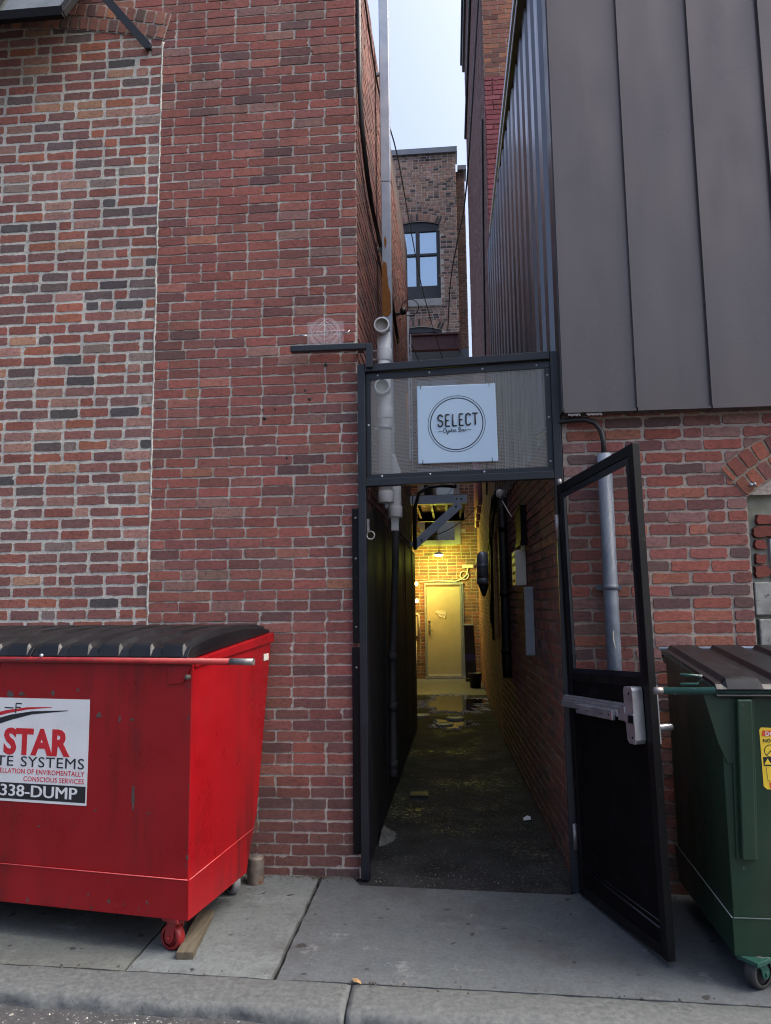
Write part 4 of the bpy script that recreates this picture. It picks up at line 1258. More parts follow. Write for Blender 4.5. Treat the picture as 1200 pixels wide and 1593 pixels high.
for x in (0.25, 0.345, 0.37, 0.50, 0.52, 0.59): d.lathe([(0.0, -0.0685), (0.004, -0.068), (0.004, -0.066)], (x, 0, 1.052), 'y', 8)
link_each('bar_rivet', rack(d), 'black_flat', leaf)
d = MB()
pr = [(0.722, 1.175), (0.732, 1.195), (0.80, 1.195), (0.808, 1.18), (0.812, 0.955), (0.80, 0.935), (0.755, 0.935), (0.735, 0.95)]
d.prism(pr, -0.055, 0.002)
d.box((0.67, -0.06, 1.035), (0.735, -0.002, 1.10)); d.box((0.735, -0.062, 1.03), (0.815, -0.0555, 1.075))
cs = link('latch_case', rack(d), 'alu', leaf, bevel=0.008, seg=3)
d = MB(); d.box((0.776, -0.066, 1.033), (0.818, -0.0622, 1.066)); d.lathe([(0.0, -0.058), (0.005, -0.057), (0.006, -0.055)], (0.775, 0, 1.165), 'y', 10); d.lathe([(0.0, -0.058), (0.005, -0.057), (0.006, -0.055)], (0.785, 0, 0.965), 'y', 10)
link_each('latch_bolt', rack(d), 'black_flat', leaf)
d = MB(); d.box((LW - 0.045, 0.041, 0.94), (LW - 0.005, 0.048, 1.20)); d.lathe([(0.0, 0.12), (0.014, 0.118), (0.016, 0.11), (0.016, 0.05)], (LW - 0.022, 0, 1.01), 'y', 14)
link('outer_knob', rack(d), 'alu', leaf)
d = MB(); d.tube([(0.0, -0.008, 2.02), (0.0, -0.008, 2.16)], 0.013); d.tube([(0.0, -0.008, 0.25), (0.0, -0.008, 0.39)], 0.013)
d.tube([(0.005, 0.02, 2.336), (0.005, 0.02, 2.375)], 0.014)
link_each('hinge', d, 'worn_steel', leaf)

# the square sign hung on the perforated panel
sg = thing('restaurant_sign', 'square white sign with a black ring reading SELECT, tied to the perforated panel', 'sign', GO, GA)
d = MB(); 
tl, tr_, br_, bl_ = (0.387, 3.024), (0.884, 3.011), (0.889, 2.512), (0.386, 2.519)
d.prism([bl_, br_, tr_, tl], 0.014, 0.024)
link('board', d, 'white', sg, bevel=0.006)
d = MB()
ccx, ccz = 0.636, 2.765
d.ring((ccx, 0.0135, ccz), 0.180, 0.0018, 96, 6, 'y', flat=0.4); d.ring((ccx, 0.0135, ccz), 0.1655, 0.0032, 96, 6, 'y', flat=0.25)
link('ring', d, 'ink', sg)
d = MB()
# tall rounded capitals drawn as strokes with a slit line
def stroke(mb, pts, r, y=0.0125, n=6):
    mb.tube([(x, y, z) for x, z in pts], r, n=n)
def arcpts(cx, cz, rx, rz, a0, a1, n=8):
    return [(cx + rx * math.cos(R(a0 + (a1 - a0) * i / n)), cz + rz * math.sin(R(a0 + (a1 - a0) * i / n))) for i in range(n + 1)]
LX, LZ, Hh, Wd, Gp, rr = 0.520, 2.752, 0.074, 0.029, 0.0155, 0.0050
x = LX
S_ = arcpts(x + Wd / 2, LZ + 0.055, Wd / 2, 0.019, 20, 180) + arcpts(x + Wd / 2, LZ + 0.055, Wd / 2, 0.017, 200, 250, 3) + arcpts(x + Wd / 2, LZ + 0.02, Wd / 2, 0.017, 70, 0, 4) + arcpts(x + Wd / 2, LZ + 0.019, Wd / 2, 0.019, -10, -170)
stroke(d, S_, rr)
def E_(x):
    stroke(d, [(x + 0.004, LZ), (x + 0.004, LZ + Hh)], rr); 
    for zz, w in ((0, Wd), (Hh / 2, Wd * 0.8), (Hh, Wd)): stroke(d, [(x + 0.004, LZ + zz), (x + w, LZ + zz)], rr * 0.9)
x += Wd + Gp; E_(x)
x += Wd + Gp; stroke(d, [(x + 0.004, LZ), (x + 0.004, LZ + Hh)], rr); stroke(d, [(x + 0.004, LZ), (x + Wd, LZ)], rr * 0.9)
x += Wd + Gp - 0.002; E_(x)
x += Wd + Gp; stroke(d, arcpts(x + Wd / 2, LZ + 0.056, Wd / 2, 0.018, 15, 180) + arcpts(x + Wd / 2, LZ + 0.018, Wd / 2, 0.018, 180, 345), rr)
x += Wd + Gp - 0.003; stroke(d, [(x, LZ + Hh), (x + Wd + 0.004, LZ + Hh)], rr * 0.9); stroke(d, [(x + Wd / 2 + 0.002, LZ), (x + Wd / 2 + 0.002, LZ + Hh)], rr)
link('large_lettering', d, 'ink', sg)
d = MB()
# script line: Oyster Bar between two dashes
bx, bz, xh, q = 0.552, 2.712, 0.0155, 0.0016
def sc(pts): stroke(d, [(bx + a, bz + b) for a, b in pts], q, n=5)
sc(arcpts(0.0095, 0.012, 0.0095, 0.014, 100, 460, 16) + [(0.013, 0.028)])
sc([(0.021, xh), (0.022, 0.004), (0.027, 0.001), (0.031, 0.006), (0.032, xh), (0.031, -0.004), (0.026, -0.013), (0.021, -0.010), (0.036, 0.004)])
sc([(0.036, 0.004), (0.043, xh), (0.045, 0.006), (0.041, 0.0), (0.038, 0.003), (0.048, 0.004), (0.054, 0.024), (0.053, 0.004), (0.057, 0.001), (0.061, 0.005)]); sc([(0.049, xh + 0.001), (0.059, xh + 0.002)])
sc([(0.061, 0.006), (0.068, 0.010), (0.067, xh), (0.062, 0.012), (0.063, 0.002), (0.069, 0.001), (0.074, 0.010), (0.076, xh), (0.080, xh - 0.002), (0.079, 0.004), (0.083, 0.001)])
sc([(0.098, 0.0), (0.100, 0.026)]); sc([(0.094, 0.022), (0.102, 0.028), (0.111, 0.024), (0.109, 0.016), (0.100, 0.014), (0.111, 0.012), (0.113, 0.004), (0.105, 0.0), (0.095, 0.002)])
sc([(0.128, xh - 0.002), (0.121, xh), (0.117, 0.006), (0.120, 0.001), (0.126, 0.004), (0.128, xh), (0.128, 0.004), (0.132, 0.001), (0.137, 0.010), (0.139, xh), (0.143, xh - 0.002), (0.142, 0.004), (0.147, 0.003)])
stroke(d, [(0.517, 2.720), (0.545, 2.721)], 0.0011); stroke(d, [(0.703, 2.723), (0.728, 2.724)], 0.0011)
link('script_lettering', d, 'ink', sg)
d = MB()
for (x, z) in ((0.413, 3.015), (0.846, 3.003), (0.418, 2.53), (0.853, 2.524)): d.box((x - 0.002, 0.0115, z - 0.012), (x + 0.002, 0.0135, z + 0.012)); d.box((x - 0.002, 0.0115, z + (0.012 if z > 2.8 else -0.012) - 0.003), (x + 0.002, 0.0385, z + (0.012 if z > 2.8 else -0.012)))
link_each('wire_tie', d, 'cable', sg)

# ================================================================== DUMPSTERS
def wheel_fork(root, x, y, r, w, ang, m_fork, m_tyre, m_hub, zb):
    d = MB(); d.X = Matrix.Translation((x, y, 0)) @ Matrix.Rotation(ang, 4, 'Z')
    d.box((-0.05, -0.05, zb - 0.022), (0.05, 0.05, zb - 0.004))
    d.lathe([(0.034, zb - 0.04), (0.04, zb - 0.024)], (0, 0, 0), 'z', 14)
    for sx in (-1, 1):
        xx = sx * (w / 2 + 0.008)
        pl = [(-0.022, zb - 0.03), (0.03, zb - 0.03), (0.045, r + 0.01)] + [(0.022 + 0.024 * math.cos(a), r + 0.024 * math.sin(a)) for a in [0 - 0.5 * i for i in range(7)]] + [(-0.006, r + 0.02)]
        d.prism(pl, xx - 0.004, xx + 0.004, 'yz')
    d.tube([(-w / 2 - 0.02, 0.022, r), (w / 2 + 0.02, 0.022, r)], 0.010, n=8)
    f = link('caster', d, m_fork, root, bevel=0.002)
    d = MB(); d.X = Matrix.Translation((x, y, 0)) @ Matrix.Rotation(ang, 4, 'Z')
    d.lathe([(r * 0.72, -w / 2), (r * 0.93, -w / 2), (r, -w / 2 + 0.012), (r, w / 2 - 0.012), (r * 0.93, w / 2), (r * 0.72, w / 2)], (0, 0.022, r), 'x', 28)
    link('tyre', d, m_tyre, f)
    d = MB(); d.X = Matrix.Translation((x, y, 0)) @ Matrix.Rotation(ang, 4, 'Z')
    d.lathe([(0.0, -w / 2 + 0.002), (r * 0.25, -w / 2 + 0.002), (r * 0.3, -w / 2 + 0.014), (r * 0.72, -w / 2 + 0.008), (r * 0.72, w / 2 - 0.008), (r * 0.3, w / 2 - 0.014), (r * 0.25, w / 2 - 0.002), (0, w / 2 - 0.002)], (0, 0.022, r), 'x', 24)
    link('wheel_hub', d, m_hub, f)

def dumpster(root, xa, xb, prof, skirt, mats, bar_x, lid_prof, lid_x, ribs, zb, casters, cs):
    """xa..xb along the front, prof = side outline (y,z)"""
    d = MB()
    d.prism(prof, xa, xb, 'yz')
    # outer skirt band proud of the shell
    d2 = MB()
    yb = prof[1][0]
    for (p, q) in (((xa - 0.006, -0.006), (xb + 0.006, -0.0005)),): d2.box((p[0], p[1], zb - 0.004), (q[0], q[1], skirt))
    for xs, xe in ((xa - 0.006, xa - 0.0005), (xb + 0.0005, xb + 0.006)):
        d2.prism([(-0.0005, zb - 0.004), (yb, zb - 0.004), (yb + (skirt - zb) * 0.45, skirt + 0.03), (-0.0005, skirt)], xs, xe, 'yz')
    body = link('body', d, mats['body'], root, bevel=0.004)
    link('skirt', d2, mats['body'], root, bevel=0.002)
    d = MB()
    d.tube([(xa, -0.007, skirt + 0.001 ), (xb, -0.007, skirt + 0.001)], 0.0028, n=6)
    for xx in (xa - 0.006, xb + 0.006):
        d.tube([(xx, -0.003, skirt), (xx, yb + (skirt - zb) * 0.45, skirt + 0.03)], 0.0028, n=6)
    link_each('weld_seam', d, mats['weld'], root)
    zt = prof[-1][1]
    d = MB()
    d.tube([(bar_x[0], -0.012, zt + 0.005), (bar_x[1], -0.012, zt + 0.005)], 0.0165, n=14)
    bar = link('front_bar', d, mats['bar'], root)
    # rim flange along both sides
    pt, pb = prof[-1], prof[-2]
    d = MB()
    for xs, xe in ((xa - 0.012, xa + 0.03), (xb - 0.03, xb + 0.012)):
        d.prism([(pt[0] + 0.02, pt[1] - 0.028), (pb[0] + 0.012, pb[1] - 0.045), (pb[0] + 0.012, pb[1] + 0.012), (pt[0] + 0.02, pt[1] + 0.010)], xs, xe, 'yz')
    link_each('rim', d, mats['body'], root, bevel=0.004)
    for (x0, x1) in lid_x:
        d = MB()
        K = len(lid_prof)
        xs = [x0]
        n_ = ribs
        w = (x1 - x0) / n_
        cols = [(x0, 0.0)]
        for i in range(n_):
            a = x0 + w * i
            cols += [(a + w * 0.13, 0.0), (a + w * 0.21, 0.022), (a + w * 0.79, 0.022), (a + w * 0.87, 0.0)]
        cols.append((x1, 0.0))
        vs = []
        for (x, up) in cols:
            for k, (y, z) in enumerate(lid_prof):
                t = min(1, max(0, (y - lid_prof[1][0]) / 0.10)) * min(1, max(0, (lid_prof[-1][0] - y) / 0.03))
                t = 0.0 if k < 2 else 1.0
                vs.append((x, y, z + up * t))
        fs = [(i * K + k, (i + 1) * K + k, (i + 1) * K + k + 1, i * K + k + 1) for i in range(len(cols) - 1) for k in range(K - 1)]
        n0 = len(vs)
        def rimz(y):
            t = max(0.0, min(1.0, (y - prof[-1][0]) / (prof[-2][0] - prof[-1][0])))
            return prof[-1][1] + (prof[-2][1] - prof[-1][1]) * t + 0.014
        vs += [(x, y, min(z - 0.012, rimz(y))) for (x, y, z) in vs[:K]] + [(x, y, min(z - 0.012, rimz(y))) for (x, y, z) in vs[(len(cols) - 1) * K:len(cols) * K]]
        for k in range(K - 1):
            fs.append((k, k + 1, n0 + k + 1, n0 + k))
            e = (len(cols) - 1) * K
            fs.append((e + k + 1, e + k, n0 + K + k, n0 + K + k + 1))
        d.add(vs, fs)
        # bottom face of the lid
        vb = [(x, y, z - 0.028) for x in (x0, x1) for (y, z) in lid_prof]
        d.add(vb, [(k, k + 1, K + k + 1, K + k) for k in range(K - 1)])
        link('lid', d, 'lid', root, bevel=0.003)
    for (x, y, a) in casters: wheel_fork(root, x, y, cs[0], cs[1], a, mats['fork'], mats['tyre'], mats['hub'], zb)
    return body, bar

red = thing('red_dumpster', 'bright red steel dumpster with black ribbed lid against the left brick wall', 'dumpster', (-1.285, 3.63, 0), R(-9.5))
rp = [(0, 0.165), (0.64, 0.165), (0.79, 0.46), (0.985, 1.462), (0, 1.372)]
lidp = [(-0.014, 1.388), (-0.018, 1.398), (0.006, 1.428), (0.02, 1.440), (0.15, 1.468), (0.35, 1.495), (0.6, 1.51), (0.85, 1.508), (0.99, 1.492), (1.0, 1.47)]
body, bar = dumpster(red, -1.84, 0.0, rp, 0.345, dict(body='red', weld='red_weld', bar='red_dull', fork='red_dull', tyre='red_dull', hub='red_dull'), (-1.88, 0.21), lidp,
                     ((-1.84, -0.935), (-0.925, -0.02)), 5, 0.165, ((-0.085, 0.05, 1.35), (-1.75, 0.05, 0.3)), (0.060, 0.045))
wheel_fork(red, -0.12, 0.74, 0.068, 0.045, 0.9, 'red_dull', 'tyre_grey', 'red_dull', 0.165)
wheel_fork(red, -1.7, 0.60, 0.062, 0.045, 0.9, 'red_dull', 'tyre_grey', 'red_dull', 0.165)
d = MB(); d.tube([(0.2105, -0.012, 1.377), (0.335, -0.012, 1.377)], 0.0168, n=14); link('bar_end', d, 'worn_steel', bar)
d = MB(); d.prism([(-0.13, 1.352), (-0.002, 1.352), (0.0, 1.352), (-0.045, 1.27), (-0.13, 1.262)], -0.008, -0.001); link('gusset', d, 'red', red, bevel=0.002)
d = MB(); d.box((0.0015, 0.86, 1.31), (0.004, 0.93, 1.35)); link('reflector', d, 'paper', red)
d = MB(); d.lathe([(0, -0.02), (0.008, -0.019), (0.01, -0.012)], (-0.86, -0.01, 1.40), 'y', 10); link('bolt_head', d, 'galv', red)
d = MB(); d.lathe([(0, -0.02), (0.012, -0.019), (0.014, 0.0)], (-0.018, -0.002, 1.30), 'y', 10); link('bolt_head', d, 'rust_steel', red)
# decal with its lettering
d = MB(); d.box((-1.62, -0.0025, 0.655), (-0.575, -0.0008, 1.178)); dc = link('decal', d, 'decal_white', red)
d = MB(); d.text('STAR', -1.085, 0.897, -0.003, 0.176, sx=0.95, bold=0.0075); link('decal_lettering', d, 'decal_red', dc)
d = MB(); d.text('SYSTEMS', -0.592, 0.832, -0.003, 0.074, align='RIGHT', sx=1.29, space=1.06); link('decal_lettering', d, 'ink', dc); d = MB(); d.text('WASTE', -1.018, 0.832, -0.003, 0.074, align='RIGHT', sx=1.29, space=1.06); link('decal_lettering', d, 'ink', dc)
d = MB(); d.text('CONSTELLATION OF ENVIROMENTALLY', -0.592, 0.796, -0.003, 0.035, align='RIGHT', sx=0.93, space=1.06); link('decal_lettering', d, 'decal_red', dc); d = MB(); d.text('CONSCIOUS SERVICES', -0.592, 0.760, -0.003, 0.035, align='RIGHT', sx=0.98, space=1.06); link('decal_lettering', d, 'decal_red', dc)
d = MB(); d.box((-1.61, -0.0032, 0.668), (-0.582, -0.0026, 0.748)); link('decal_band', d, 'ink', dc)
d = MB(); d.text('338-DUMP', -0.628, 0.682, -0.0036, 0.082, align='RIGHT', sx=1.245); d.text('338-DUMP', -0.6315, 0.683, -0.0038, 0.082, align='RIGHT', sx=1.245); link('decal_lettering', d, 'decal_white', dc)
d = MB()
def swoosh(mb, pts, y):
    n_ = len(pts)
    vs = [(x, y, z + w / 2) for x, z, w in pts] + [(x, y, z - w / 2) for x, z, w in pts]
    mb.add(vs, [(i, n_ + i, n_ + i + 1, i + 1) for i in range(n_ - 1)])
swoosh(d, [(-1.5, 0.93, 0.004), (-1.35, 1.02, 0.02), (-1.2, 1.074, 0.022), (-1.08, 1.105, 0.018), (-0.95, 1.126, 0.012), (-0.80, 1.135, 0.003)], -0.0032); link('swoosh', d, 'decal_red', dc)
d = MB()
swoosh(d, [(-1.5, 0.90, 0.004), (-1.32, 0.995, 0.03), (-1.17, 1.044, 0.034), (-1.05, 1.078, 0.028), (-0.92, 1.104, 0.016), (-0.70, 1.120, 0.003)], -0.0034); link('swoosh', d, 'ink', dc)
# worn stencil strokes above the swoosh
d = MB()
for (x0, z0, x1, z1) in ((-1.02, 1.15, -1.02, 1.10), (-1.02, 1.15, -0.985, 1.15), (-1.02, 1.13, -0.99, 1.13), (-1.09, 1.128, -1.035, 1.126)): d.bar((x0, -0.003, z0), (x1, -0.003, z1), 0.006, 0.001, up=(0, 1, 0))
link('stencil_mark', d, 'ink', dc)
# bare scrapes in the paint
d = MB()
r_ = random.Random(12)
for (x, z, w, h) in ((-0.31, 0.71, 0.022, 0.10), (-0.52, 1.10, 0.028, 0.03), (-0.40, 1.085, 0.014, 0.028), (-0.33, 1.085, 0.03, 0.01), (-0.80, 1.205, 0.025, 0.03), (-0.99, 1.20, 0.03, 0.025), (-0.22, 0.64, 0.03, 0.008), (-0.52, 0.635, 0.014, 0.012), (-0.65, 1.225, 0.015, 0.018), (-1.06, 1.195, 0.04, 0.03), (-0.85, 0.54, 0.02, 0.008)):
    vs, fs = blob(0, 0, w / 2, h / 2, 0, n=14, seed=x * 7, amp=0.7)
    d.add([(x + a, -0.0012 - (0.002 if -0.575 > x > -1.62 and 0.655 < z < 1.178 else 0), z + b) for a, b, _ in vs], [f[::-1] for f in fs])
for _ in range(22):
    q = r_.random()
    if q < 0.45: x, z = r_.uniform(-1.1, -0.01), 0.168 + abs(r_.gauss(0, 0.05))
    elif q < 0.7: x, z = -0.004 - abs(r_.gauss(0, 0.012)), r_.uniform(0.36, 1.3)
    else: x, z = r_.uniform(-1.1, -0.03), 1.345 - abs(r_.gauss(0, 0.03))
    yq = -0.0068 if z < 0.345 else -0.0012
    vs, fs = blob(0, 0, r_.uniform(0.002, 0.007), r_.uniform(0.002, 0.012), 0, n=10, seed=x * 9, amp=0.8)
    d.add([(x + a, yq, z + b) for a, b, _ in vs], [f[::-1] for f in fs])
link_each('paint_scrape', d, 'rust_chip', red)

green = thing('green_dumpster', 'dark green steel dumpster with black ribbed lid behind the open gate leaf', 'dumpster', (1.185, 3.5, 0), R(-1.5))
gp = [(0, 0.135), (0.85, 0.135), (0.87, 0.40), (0.90, 1.34), (0, 1.24)]
lidg = [(-0.03, 1.245), (-0.035, 1.253), (-0.012, 1.274), (0.004, 1.281), (0.12, 1.294), (0.3, 1.312), (0.55, 1.337), (0.80, 1.362), (0.90, 1.370), (0.905, 1.35)]
body, bar = dumpster(green, 0.0, 1.83, gp, 0.285, dict(body='green', weld='weld_grey', bar='green_light', fork='green_light', tyre='rubber', hub='rubber'), (-0.245, 1.86), lidg,
                     ((-0.02, 0.905), (0.915, 1.83)), 4, 0.135, ((1.72, 0.05, 0.2), (1.7, 0.58, 0.2)), (0.054, 0.045))
wheel_fork(green, 0.075, 0.0, 0.068, 0.05, -0.95, 'green_light', 'rubber', 'rubber', 0.135)
wheel_fork(green, 0.10, 0.56, 0.054, 0.045, 0.5, 'green_light', 'rubber', 'rubber', 0.135)
d = MB(); d.tube([(-0.2455, -0.012, 1.245), (-0.285, -0.012, 1.245)], 0.0168, n=14); link('bar_end', d, 'worn_steel', bar)
d = MB(); d.prism([(-0.072, 1.235), (0.10, 1.235), (0.10, 0.93), (0.014, 0.93), (0.002, 0.965), (-0.02, 1.02)], -0.009, -0.001); link('gusset', d, 'green', green, bevel=0.002)
d = MB(); d.prism([(0.045, 1.215), (0.145, 1.215), (0.115, 0.525), (0.025, 0.525)], -0.012, -0.001); d.prism([(0.062, 1.21), (0.125, 1.21), (0.098, 0.535), (0.04, 0.535)], -0.045, -0.0125)
link('stiffener', d, 'green', green, bevel=0.006)
d = MB(); d.tube([(-0.16, 0.02, 1.27), (-0.08, 0.03, 1.27), (-0.06, 0.03, 1.305), (-0.15, 0.05, 1.31)], 0.007, n=8); link('bent_rod', d, 'green_light', green)
d = MB(); d.prism([(-0.006, 1.262), (0.03, 1.255), (0.90, 1.345), (0.90, 1.37)], -0.022, -0.0145, 'yz'); link('side_flange', d, 'green_light', green)
d = MB(); d.tube([(-0.03, 0.912, 1.372), (1.84, 0.912, 1.372)], 0.010, n=10); link('hinge_rod', d, 'galv', green)
d = MB(); d.prism([(0.175, 0.822), (0.162, 0.835), (0.160, 1.075), (0.168, 1.085), (0.345, 1.08), (0.352, 1.07), (0.345, 0.825), (0.335, 0.815)], -0.0025, -0.0008); st = link('warning_decal', d, 'yellow', green)
d = MB()
d.prism([(0.168, 1.048), (0.172, 1.073), (0.335, 1.07), (0.335, 1.045)], -0.0032, -0.0026); d.prism([(0.19, 0.826), (0.185, 0.851), (0.335, 0.848), (0.332, 0.823)], -0.0032, -0.0026)
link_each('decal_band', d, 'orange', st)
for (body_, x_, z_, sz_) in (('DO NOT', 0.183, 1.0495, 0.026), ('NO', 0.197, 0.829, 0.025), ('CAUTION', 0.207, 0.9305, 0.030)):
    d = MB(); d.text(body_, x_, z_, -0.0036, sz_, bold=0.0004, sx=0.95); link('decal_lettering', d, 'decal_white', st)
d = MB()
d.text('NO HOT', 0.172, 1.022, -0.003, 0.021, bold=0.0003); d.ring((0.202, -0.003, 0.985), 0.026, 0.0018, 28, 5, 'y', flat=0.3); d.bar((0.184, -0.003, 0.968), (0.22, -0.003, 1.003), 0.003, 0.0008, up=(0, 1, 0))
d.ring((0.228, -0.003, 0.888), 0.026, 0.0016, 28, 5, 'y', flat=0.3); d.bar((0.21, -0.003, 0.906), (0.246, -0.003, 0.871), 0.003, 0.0008, up=(0, 1, 0))
d.prism([(0.168, 0.921), (0.168, 0.959), (0.335, 0.957), (0.335, 0.919)], -0.0032, -0.0026)
d.tube([(0.178, -0.003, 0.918), (0.182, -0.003, 0.858), (0.335, -0.003, 0.856)], 0.001, n=5)
link('decal_lettering', d, 'ink', st)
d = MB(); d.prism([(0.171, 0.927), (0.186, 0.953), (0.201, 0.927)], -0.0038, -0.0034); link('warning_triangle', d, 'yellow', st)

# ================================================================== PIPES, DUCTS AND CABLES
t = thing('vent_pipe', 'white plastic vent pipe with two open tees, behind the perforated panel on the left', 'pipe', (-0.44, 5.3, 2.3))
TX = Matrix.Translation((0.44, -5.3, -2.3))
d = MB(); d.X = TX
d.tube([(-0.455, 5.30, 2.42), (-0.455, 5.30, 3.68)], 0.050, n=20)
d.tube([(-0.457, 5.30, 3.60), (-0.457, 5.30, 3.66), (-0.459, 5.26, 3.672), (-0.461, 5.21, 3.672)], [0.05, 0.052, 0.053, 0.053], n=20, caps=False)
d.tube([(-0.458, 5.30, 3.205), (-0.462, 5.20, 3.21)], 0.053, n=20, caps=False)
link('pipe_run', d, 'pvc', t)
d = MB(); d.X = TX
for z0, z1 in ((3.43, 3.52), (2.99, 3.08), (2.37, 2.45)): d.tube([(-0.455, 5.30, z0), (-0.455, 5.30, z1)], 0.057, n=20)
for z in (3.672, 3.21): d.lathe([(0.047, 5.185), (0.058, 5.185), (0.058, 5.235), (0.053, 5.235)], (-0.461, 0, z), 'y', 24)
d.ring((-0.53, 5.33, 3.49), 0.035, 0.007, 20, 6, 'y')
link_each('coupling', d, 'pvc', t, bevel=0.002)
d = MB(); d.X = TX
for z in (3.672, 3.21): d.lathe([(0.0, 5.222), (0.0475, 5.222), (0.0475, 5.19)], (-0.461, 0, z), 'y', 24)
link_each('pipe_mouth', d, 'pvc_in', t)
d = MB(); d.X = TX
d.tube([(-0.455, 5.30, 2.905), (-0.455, 5.30, 2.94)], 0.056, n=20); d.box((-0.40, 5.27, 2.895), (-0.385, 5.33, 2.945)); d.box((-0.53, 5.31, 2.91), (-0.50, 5.325, 2.935))
link('pipe_clamp', d, 'galv', t)
d = MB()
d.tube([(-0.40, 5.46, 2.30), (-0.40, 5.46, 2.62)], 0.047, n=18); d.tube([(-0.40, 5.46, 2.28), (-0.40, 5.46, 2.36)], 0.054, n=18)
d.tube([(-0.40, 5.46, 2.62), (-0.42, 5.40, 2.74)], [0.047, 0.03], n=18); d.box((-0.43, 5.44, 2.18), (-0.375, 5.48, 2.279))
tag(link('pipe_stub', d, 'pvc', None, bevel=0.002), 'short white plastic pipe end hanging just below and behind the vent pipe', 'pipe')
t = thing('square_duct', 'tall pale galvanised square duct with a rust patch climbing above the left roof', 'duct', (-0.475, 5.92, 2.4))
TX = Matrix.Translation((0.475, -5.92, -2.4))
d = MB(); d.X = TX
d.box((-0.515, 5.88, 2.4), (-0.435, 5.96, 5.2)); d.box((-0.517, 5.878, 5.201), (-0.433, 5.962, 8.0)); 
for z in (3.0, 4.6, 6.2): d.box((-0.56, 5.90, z), (-0.518, 5.93, z + 0.03))
link('duct', d, 'galv', t, bevel=0.006)
d = MB(); d.X = TX
def patch(pts): d.add([(x, 5.8765, z) for x, z in pts], [tuple(range(len(pts)))])
patch([(-0.513, 4.02), (-0.47, 4.0), (-0.44, 4.04), (-0.445, 4.22), (-0.46, 4.26), (-0.468, 4.36), (-0.475, 4.47), (-0.50, 4.49), (-0.514, 4.44)])
patch([(-0.49, 4.62), (-0.478, 4.60), (-0.472, 4.66), (-0.485, 4.72), (-0.494, 4.68)])
link_each('rust_patch', d, 'rust', t)
# black drain pipe down the left alley wall
t = thing('drain_pipe', 'thin black drain pipe running down the left alley wall to the ground', 'pipe', (-0.52, 6.35, 0))
TX = Matrix.Translation((0.52, -6.35, 0))
d = MB(); d.X = TX
d.tube([(-0.452, 6.3, 2.42), (-0.468, 6.3, 1.95), (-0.50, 6.3, 1.18), (-0.505, 6.3, 0.3), (-0.50, 6.25, 0.22)], 0.030, n=12); link('pipe_run', d, 'grey_pipe' if False else 'rubber', t)
d = MB(); d.X = TX
for z, x in ((1.16, -0.5), (0.75, -0.503), (0.28, -0.504)): d.tube([(x, 6.3, z), (x, 6.3, z + 0.07)], 0.037, n=12)
link_each('coupling', d, 'rubber', t)
# grey pipe on the right wall, seen through the open leaf
t = thing('wall_conduit', 'grey painted conduit pipe on the right brick wall, seen through the open gate leaf', 'pipe', (0.93, 4.46, 0))
TX = Matrix.Translation((-0.93, -4.46, 0))
d = MB(); d.X = TX
d.tube([(0.933, 4.455, 0.0), (0.933, 4.455, 2.52)], 0.042, n=18); link('pipe_run', d, 'grey_pipe', t)
d = MB(); d.X = TX
for z in (1.71, 0.6): d.tube([(0.933, 4.455, z), (0.933, 4.455, z + 0.03)], 0.0455, n=18); d.box((0.86, 4.495, z), (1.005, 4.51, z + 0.03))
link('pipe_clamp', d, 'grey_pipe', t)
d = MB(); d.X = TX
d.add([(0.925 + 0.0435 * math.sin(a), 4.455 - 0.0435 * math.cos(a), z) for a, z in ((0.0, 1.47), (0.5, 1.50), (1.0, 1.485), (1.05, 1.37), (0.7, 1.355), (0.35, 1.36), (-0.05, 1.42))], [tuple(range(7))])
link('pale_tape', d, 'cream', t)
d = MB()
d.tube([(0.933, 4.455, 2.50), (0.932, 4.455, 2.60), (0.922, 4.455, 2.66), (0.89, 4.46, 2.712), (0.84, 4.465, 2.735), (0.77, 4.47, 2.738), (0.705, 4.485, 2.735), (0.64, 4.60, 2.735), (0.60, 4.9, 2.735)], 0.016, n=10)
tag(link('looped_cable', d, 'cable'), 'black cable looping out of the grey conduit and round the corner behind the gate', 'cable')
# cables down the left corner and across the gap
def cable(pts, r, label, n=6, sub=6):
    P_ = [Vector(p) for p in pts]; out = []
    for i in range(len(P_) - 1):
        p0 = P_[max(i - 1, 0)]; p1 = P_[i]; p2 = P_[i + 1]; p3 = P_[min(i + 2, len(P_) - 1)]
        for k in range(sub):
            s = k / sub
            out.append(0.5 * ((2 * p1) + (p2 - p0) * s + (2 * p0 - 5 * p1 + 4 * p2 - p3) * s * s + (3 * p1 - p0 - 3 * p2 + p3) * s ** 3))
    out.append(P_[-1])
    d = MB(); d.tube([tuple(p) for p in out], r, n=n)
    return tag(link('cable', d, 'cable'), label, 'cable')
cable([(-0.556, 4.72, 6.5), (-0.556, 4.72, 5.5), (-0.552, 4.76, 5.1), (-0.545, 4.9, 4.86), (-0.535, 5.35, 4.66), (-0.515, 6.5, 4.62), (-0.50, 7.6, 4.4)], 0.018, 'thick black cable hugging the left alley corner and sweeping inward along the wall')
cable([(-0.56, 4.9, 6.3), (-0.535, 6.0, 6.13), (-0.48, 7.5, 6.50), (-0.426, 9.5, 6.62), (-0.339, 12, 6.78), (-0.048, 15, 6.64), (0.05, 15.8, 6.9)], 0.008, 'thin black cable sagging across the alley in front of the tan building')
cable([(0.585, 9.4, 10.2), (0.36, 10, 7.6), (0.24, 12, 7.72), (0.13, 14, 7.9), (0.062, 15.7, 7.55)], 0.012, 'black cable dropping past the right side of the tan building window')
cable([(0.565, 9.6, 12.0), (0.575, 12.3, 12.18), (0.575, 16.1, 12.3)], 0.035, 'dark thick line run high along the tall right-hand wall')
